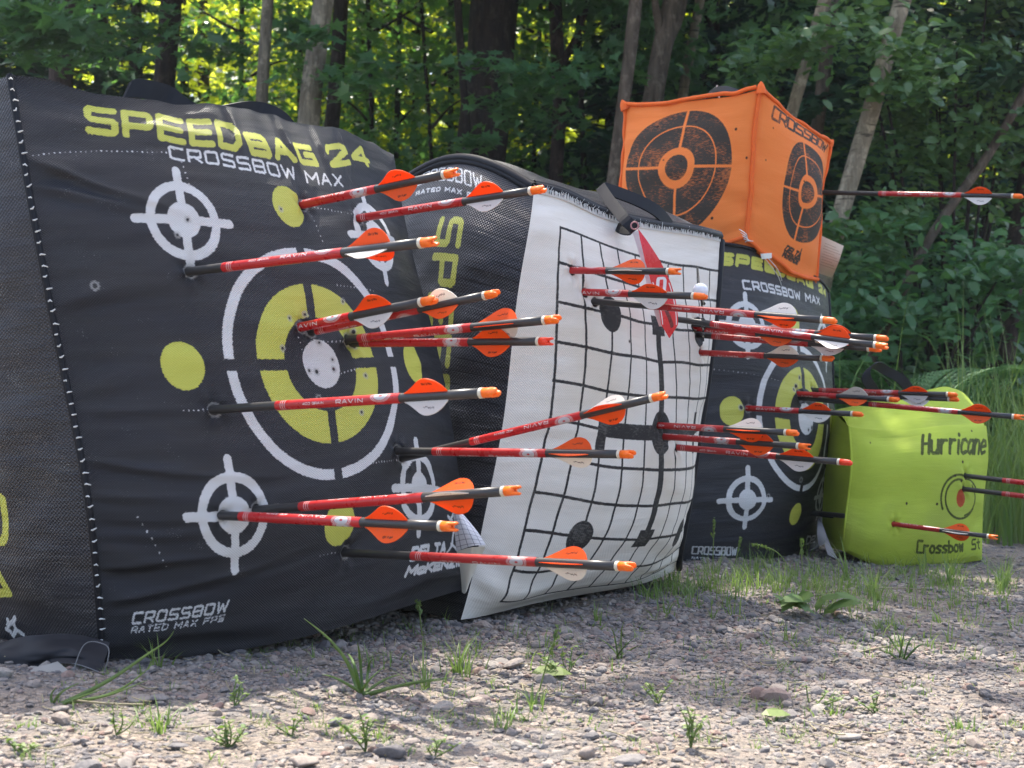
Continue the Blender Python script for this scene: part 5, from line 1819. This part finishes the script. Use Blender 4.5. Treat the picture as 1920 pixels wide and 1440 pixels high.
def spray(root, name, items, leaf, n, kind, mat, seed):
    """leafy sprays on thin twigs: items = (pixel x, pixel y, depth, half width in m, half height in m)"""
    r = np.random.default_rng(seed)
    pos, nr, tw = [], [], []
    o = np.array(root.location)
    if 3 < len(items) < 20:
        ch = [P(*q[:3]) for q in sorted(items)]
        tw.append(tube(smoothline(ch, 40), 0.006, 5))
    for (px, py, d, hw_, hh) in items:
        c = P(px, py, d)
        for _ in range(4):
            q = c + np.array((r.normal(0, hw_ * .5), r.normal(0, hw_ * .6), r.normal(0, hh * .5)))
            tw.append(tube(np.array([c, (c + q) / 2 + np.array((0, 0, .03)), q]), [.006, .004, .002], 5))
        m_ = n
        p = c + np.stack([r.normal(0, .5, m_) * hw_, r.normal(0, .6, m_) * hw_, r.normal(0, .4, m_) * hh], 1)
        p[:, 2] -= 0.25 * hh * ((p[:, 0] - c[0]) / hw_) ** 2
        pos.append(p); nr.append(np.array((0, -.35, 1.0)) + r.normal(0, .38, (m_, 3)))
    pos = np.concatenate(pos) - o; nr = np.concatenate(nr)
    hd = np.array((0, -.3, -.5)) + r.normal(0, .8, pos.shape)
    link(name, leaf_mesh(name, pos, leaf * r.uniform(.55, 1.25, len(pos)), nr, kind, mat, 0.22, seed, None, hd), root)
    if len(items) > 20:
        # stems that rise together from one stool
        base = np.array((o[0], o[1], float(ground_at(o[0], o[1])) - 0.03))
        tw = [tube(smoothline([base, base * 0.6 + P(*q[:3]) * 0.4 + np.array((0, 0, .15)), P(*q[:3])], 14), np.linspace(.016, .004, 14), 6) for q in items[::4]]
        v, f = join(tw)
        link("stems", mesh_np("stems", v - o, f, True, None, None, [M['bark_dark']]), root)


def tree(name, label, d, course, width, bark, crownkind=None, ci=0, cs=1.0, rot=0.0, limbs=(), group=None, h_top=8.0, seed=0, foot=True, czoff=0.0, cyoff=0.0):
    """course: pixel points (x, y) from the top of what the photo shows downwards"""
    pts = [P(x, y, d) for x, y in course]
    lo = pts[-1]; 
    dirn = (pts[0] - pts[-1]) / max(1e-6, pts[0][2] - pts[-1][2])
    gx = lo[0]; gy = d
    base_z = float(ground_at(gx, gy))
    k = lo[2] - base_z
    base = lo - dirn * k * 0.8; base[2] = float(ground_at(base[0], base[1])) - 0.05
    topk = h_top - pts[0][2]
    top = pts[0] + dirn * topk * 0.8; top[2] = h_top
    root = empty(name, base)
    tag(root, label, "tree", group)
    r0 = width / 2 / F * d
    course3 = [base] + pts[::-1] + [top]
    v, f = trunk_mesh(np.array(course3) - base, [r0 * 1.35] + list(np.linspace(r0 * 1.08, r0 * 0.95, len(pts))) + [r0 * .35], 16, seed, [([P(*q) - base for q in l], r_) for l, r_ in limbs])
    link("trunk", mesh_np("trunk", v, f, True, None, None, [M[bark]]), root)
    if crownkind:
        c = link("crown", CROWNS[crownkind, ci % 3], root)
        c.scale = (cs, cs, cs); c.rotation_euler = (0, 0, rot)
        mid = pts[0] - base
        c.location = (mid[0], mid[1] + cyoff, czoff)
        if crownkind == 'hemlock':
            b = link("branches", CROWNS['hemtwigs', ci % 3], root)
            b.scale = c.scale; b.rotation_euler = c.rotation_euler; b.location = c.location
    return root


GT = "trees at the edge of the wood"
t = tree("maple_tree", "reddish dark trunk at far left, just above the big target's near corner", 8.5, [(120, 0), (118, 80), (114, 170)], 42, 'bark_red', 'maple', 0, 1.0, 0.3, group=GT, seed=1)
spray(t, "low_foliage", [(60, 40, 7.4, .35, .16), (90, 20, 7.2, .4, .12), (40, 80, 7.6, .35, .14), (110, 55, 7.2, .3, .10), (20, 10, 7.3, .4, .15), (170, 90, 8, .35, .15)], 0.11, 110, 'maple', M['maple'], 1)
tree("maple_tree", "thick dark trunk left of the pale pair, behind the big target's strap", 9.5, [(322, 0), (314, 90), (308, 180)], 36, 'bark_dark', 'maple', 1, 1.0, 1.4, group=GT, seed=2)
t = tree("poplar_tree", "thin pale grey trunk, left one of the pale pair above the big target", 7.6, [(502, 0), (498, 60), (494, 130), (489, 210)], 21, 'bark_pale', 'maple', 2, 1.0, 2.0, group=GT, seed=3)
spray(t, "low_foliage", [(420, 95, 8.4, .2, .10), (300, 60, 8.2, .3, .12), (545, 55, 8.1, .15, .08), (255, 45, 8.1, .25, .12)], 0.10, 70, 'maple', M['maple'], 2)
t = tree("poplar_tree", "thicker pale speckled trunk, right one of the pale pair above the big target", 7.4, [(606, 0), (598, 60), (588, 130), (577, 235)], 38, 'bark_pale', 'maple', 0, 1.0, 2.8, group=GT, seed=4)
spray(t, "low_foliage", [(590, 70, 7.0, .12, .05), (660, 160, 7.2, .2, .07), (640, 140, 7.3, .2, .06), (720, 130, 7.6, .16, .08)], 0.10, 42, 'maple', M['maple'], 3)
tree("spruce_tree", "dark thin trunk just right of the thicker pale trunk", 9.0, [(640, 0), (634, 110), (622, 240)], 26, 'bark_dark', None, group=GT, seed=5)
t = tree("spruce_tree", "very thick dark brown trunk in the middle, above the white target", 8.8, [(930, 0), (918, 120), (908, 220), (900, 310)], 84, 'bark_dark', 'hemlock', 1, .6, 1.0, group=GT, seed=6, czoff=4.0)
spray(t, "low_foliage", [(900, 115, 7.6, .16, .05), (950, 130, 7.4, .22, .06), (1010, 140, 7.4, .28, .06), (1070, 145, 7.5, .26, .07), (1030, 170, 7.5, .2, .06), (1110, 130, 7.7, .25, .07), (930, 200, 7.8, .25, .1), (960, 190, 7.7, .2, .08), (890, 265, 7.8, .14, .06), (990, 230, 7.9, .25, .1), (1040, 220, 7.9, .22, .1)], 0.095, 34, 'maple', M['maple'], 4)
tree("spruce_tree", "thin dark trunk leaning against the very thick one from the left", 8.6, [(858, 0), (866, 120), (880, 300)], 14, 'bark_dark', None, group=GT, seed=7)
tree("maple_tree", "forked brown trunk right of the very thick one", 9.2, [(1040, 0), (1046, 120), (1048, 220), (1042, 330)], 24, 'bark_red', 'maple', 1, .9, 4, limbs=[([(1046, 130, 9.2), (1070, 90, 9.2), (1098, 20, 9.2), (1110, -60, 9.2)], .03)], group=GT, seed=8)
tree("maple_tree", "slim grey brown trunk leaning right, left of the orange cube", 7.4, [(1192, 0), (1180, 110), (1164, 230), (1148, 350)], 24, 'bark_tan', 'maple', 2, 1.05, 5, cyoff=-1.8, group=GT, seed=9)  # unseen crown shifted towards the camera so its shade falls on the gravel
tree("maple_tree", "tan trunk splitting into a fork above the orange cube", 8.0, [(1262, 0), (1244, 80), (1232, 140), (1222, 200)], 36, 'bark_tan', 'maple', 0, 1.0, 5.6, limbs=[([(1240, 70, 8.0), (1232, 30, 7.95), (1226, -10, 7.9), (1220, -80, 7.9)], .03), ([(1246, 75, 8.0), (1266, 40, 8.05), (1280, -5, 8.05), (1290, -80, 8.1)], .05)], group=GT, seed=10)
tree("birch_tree", "slim tan trunk right of the fork, above the orange cube", 8.6, [(1312, 0), (1300, 70), (1290, 120), (1278, 200)], 18, 'birch', 'maple', 1, .7, 1.0, group=GT, seed=11)
tree("birch_tree", "pale leaning trunk just above the orange cube's right corner", 7.0, [(1535, 40), (1508, 130), (1490, 190), (1470, 270)], 22, 'birch', None, 2, .9, 2.2, group=GT, seed=12)
tree("birch_tree", "short dim pale trunk right of the orange cube's top corner", 7.6, [(1556, 50), (1544, 150), (1534, 230), (1520, 330)], 22, 'bark_tan', None, group=GT, seed=13)
t = tree("birch_tree", "longest pale birch leaning right behind the bolt of the orange cube", 6.6, [(1692, 0), (1660, 110), (1630, 220), (1596, 330), (1562, 450), (1536, 560)], 31, 'birch', None, 0, .9, 3.1, group=GT, seed=14)
spray(t, "low_foliage", [(1690, 90, 6.3, .2, .1), (1655, 165, 6.4, .14, .08), (1720, 140, 6.3, .2, .14), (1600, 40, 6.5, .25, .12), (1540, 75, 6.4, .16, .1), (1500, 95, 6.5, .14, .1), (1440, 90, 6.8, .25, .14), (1420, 130, 6.7, .2, .12), (1560, 430, 6.5, .12, .06), (1600, 500, 6.6, .2, .1)], 0.075, 90, 'oval', M['bushleaf'], 5)
tree("birch_tree", "thin crooked birch leaning right at the right edge, half hidden by leaves", 6.9, [(1895, 220), (1840, 310), (1780, 390), (1730, 470), (1680, 570), (1640, 660)], 17, 'bark_tan', None, group=GT, seed=15, h_top=4.5)
tree("spruce_tree", "dark trunk low at the right edge behind the tall grass", 7.5, [(1930, 330), (1908, 450), (1890, 580), (1880, 660)], 34, 'bark_red', 'hemlock', 2, .8, .5, group=GT, seed=16, czoff=1.5)
# leafy thicket at the right
bush = empty("leafy_bush", P(1780, 900, 7.2))
tag(bush, "dense leafy thicket at right with glinting leaves, behind the leaning birches", "bush")
it = []
for _ in range(46):
    px = random.uniform(1600, 1960); py = random.uniform(-40, 420)
    it.append((px, py, random.uniform(6.9, 8.2), .22, .14))
spray(bush, "foliage", it, 0.070, 120, 'oval', M['bushleaf'], 7)
bl = empty("leafy_bush", P(1700, 900, 6.4))
tag(bl, "low dark undergrowth under the birches at right, above the ferns", "bush")
it = [(random.uniform(1560, 1960), random.uniform(420, 700), random.uniform(6.2, 8.5), .3, .16) for _ in range(40)]
spray(bl, "foliage", it, 0.075, 90, 'oval', M['maple'], 8)

# darker trees behind the first row
GB = "dark conifers inside the wood"
hem = [(-60, 11, 1.0), (190, 12.5, .7), (345, 14, .5), (255, 12, .5), (740, 17, .45), (1150, 11.5, .8), (1330, 10, 1.0), (1400, 11, 1.1), (1480, 10.5, 1.0), (1640, 11.5, 1.1), (1800, 11.5, 1.0), (1900, 12.5, 1.1), (1260, 11.5, 1.0), (1560, 12, 1.2), (1740, 13, 1.2), (60, 12.5, .8), (2010, 11, 1.0), (520, 17, .5)]
for i, (px, d, s) in enumerate(hem):
    nbr = ["far left edge", "left of the thick dark trunk", "behind the thin pale trunk", "behind the big target's strap", "in the bright gap left of the very thick trunk", "right of the forked brown trunk", "over the orange cube's top", "left of the leaning birches", "above the orange cube's right corner", "behind the longest leaning birch", "behind the leafy thicket", "deep at the right edge", "behind the tan fork", "deep behind the birches", "deep behind the thicket", "deep at the upper left", "beyond the right edge", "deep behind the pale pair"][i]
    tree("hemlock_tree", "dark conifer " + nbr, d, [(px, 0), (px, 500)], 40 * 9 / d, 'bark_dark', 'hemlock', i, s, i * 1.7, group=GB, h_top=8.0 * s, seed=30 + i)
# slim saplings
GS = "slim dark saplings in the bright gap"
for i, (px, d, w_, lean) in enumerate([(450, 11, 9, 4), (700, 10.5, 8, -10), (742, 11, 10, 8), (775, 12, 12, 10), (810, 10, 7, -20), (845, 11.5, 10, 0), (1000, 11, 9, 14), (1095, 10, 10, -12), (560, 12, 10, 4), (670, 13, 14, 6)]):
    nb = ["left of the pale pair", "first right of the pale pair", "second right of the pale pair", "thickest in the bright gap", "leaning left in the bright gap", "beside the very thick trunk's left", "right of the very thick trunk", "leaning left beside the forked trunk", "between the pale pair", "behind the thin dark trunk"][i]
    lb = [([(px, 160, d), (px + 60 * (-1) ** i, 120, d + .1), (px + 120 * (-1) ** i, 110, d)], .015), ([(px, 60, d), (px - 70 * (-1) ** i, 20, d + .1), (px - 110 * (-1) ** i, -10, d)], .015), ([(px, 240, d), (px + 50 * (-1) ** i, 190, d - .1), (px + 90 * (-1) ** i, 180, d)], .012)]
    tree("sapling", "slim dark sapling " + nb, d, [(px + lean, 0), (px + lean * .5, 160), (px, 320)], w_, 'bark_dark', 'thin', i, 1.0, i * 1.3, limbs=lb, group=GS, h_top=6.0, seed=60 + i)
# sunlit trees farther back
GF = "sunlit yellow green trees deep in the wood"
far_t = [(-150, 16), (60, 15), (230, 16.5), (380, 14), (470, 17), (600, 15), (690, 13.2), (790, 15.5), (850, 13.6), (960, 14.5), (1030, 13.4), (1110, 15), (1190, 17), (1300, 18), (1420, 16), (1560, 17), (1700, 16), (1850, 17), (2050, 18)]
for i, (px, d) in enumerate(far_t):
    nb = ["beyond the left edge", "behind the reddish trunk", "right of the reddish trunk", "behind the thick dark left trunk", "left of the pale pair", "behind the pale pair", "just right of the pale pair", "in the middle of the bright gap", "left of the very thick trunk", "behind the very thick trunk", "just right of the very thick trunk", "behind the forked trunk", "left of the slim leaning trunk", "behind the tan fork", "behind the orange cube", "behind the cube's bolt", "behind the longest birch", "behind the thicket", "beyond the right edge"][i]
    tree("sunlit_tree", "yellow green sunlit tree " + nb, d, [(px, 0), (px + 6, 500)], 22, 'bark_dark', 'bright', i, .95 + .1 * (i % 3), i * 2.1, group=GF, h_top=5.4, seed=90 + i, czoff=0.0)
# the wood beyond
n = 60000
r = np.random.default_rng(5)
pos = np.stack([r.uniform(-26, 26, n), r.uniform(29, 36, n), np.zeros(n)], 1)
top = 9.5 + 3 * vnoise(pos[:, 0] * .35, pos[:, 1] * .2, 77)
pos[:, 2] = ground_at(pos[:, 0], pos[:, 1]) + r.random(n) * top
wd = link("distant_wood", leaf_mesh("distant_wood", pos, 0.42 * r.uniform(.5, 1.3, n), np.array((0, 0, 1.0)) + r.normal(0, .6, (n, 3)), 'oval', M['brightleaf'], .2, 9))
tag(wd, "far wood closing the view behind the sunlit trees", "wood", kind="stuff")
# low undergrowth on the floor of the wood
n = 26000
pos = np.stack([r.uniform(-.45, .47, n), r.uniform(6.2, 16, n), np.zeros(n)], 1)
pos[:, 0] *= pos[:, 1]
hgt = 0.35 + 0.6 * (vnoise(pos[:, 0] * 1.1, pos[:, 1] * 1.1, 78) + .4) + 0.5 * np.clip(pos[:, 0] / pos[:, 1] * 6 - .3, 0, 1)
pos[:, 2] = ground_at(pos[:, 0], pos[:, 1]) + r.random(n) ** 1.3 * np.clip(hgt, .15, 1.4)
ug = link("undergrowth", leaf_mesh("undergrowth", pos, 0.085 * r.uniform(.5, 1.3, n), np.array((0, -.2, 1.0)) + r.normal(0, .5, (n, 3)), 'oval', M['maple'], .2, 10))
tag(ug, "dark leafy undergrowth covering the floor of the wood", "undergrowth", kind="stuff")

# ================================================================ haze volume added to lighten the shadows
hz = MB("added_haze")
for nd in list(hz.t.nodes):
    if nd != hz.out:
        hz.t.nodes.remove(nd)
pv = hz.n("ShaderNodeVolumePrincipled")
pv.inputs["Color"].default_value = (0.80, 0.88, 0.92, 1)
pv.inputs["Density"].default_value = 0.0016
pv.inputs["Anisotropy"].default_value = 0.2
hz.l(pv.outputs[0], hz.out.inputs["Volume"])
x0, x1, y0, y1, z0, z1 = -152, 152, -62, 222, float(Z.min()) - 1.0, max(15.0, float(Z.max()) + 1.5)
v = np.array([(x, y, z) for z in (z0, z1) for y in (y0, y1) for x in (x0, x1)], float)
f = np.array([(0, 2, 3, 1), (4, 5, 7, 6), (0, 1, 5, 4), (2, 6, 7, 3), (0, 4, 6, 2), (1, 3, 7, 5)])
tag(link("haze", mesh_np("haze", v, f, False, None, None, [hz.m])), "thin haze added to lift the dark parts of the wood", "haze", kind="stuff")
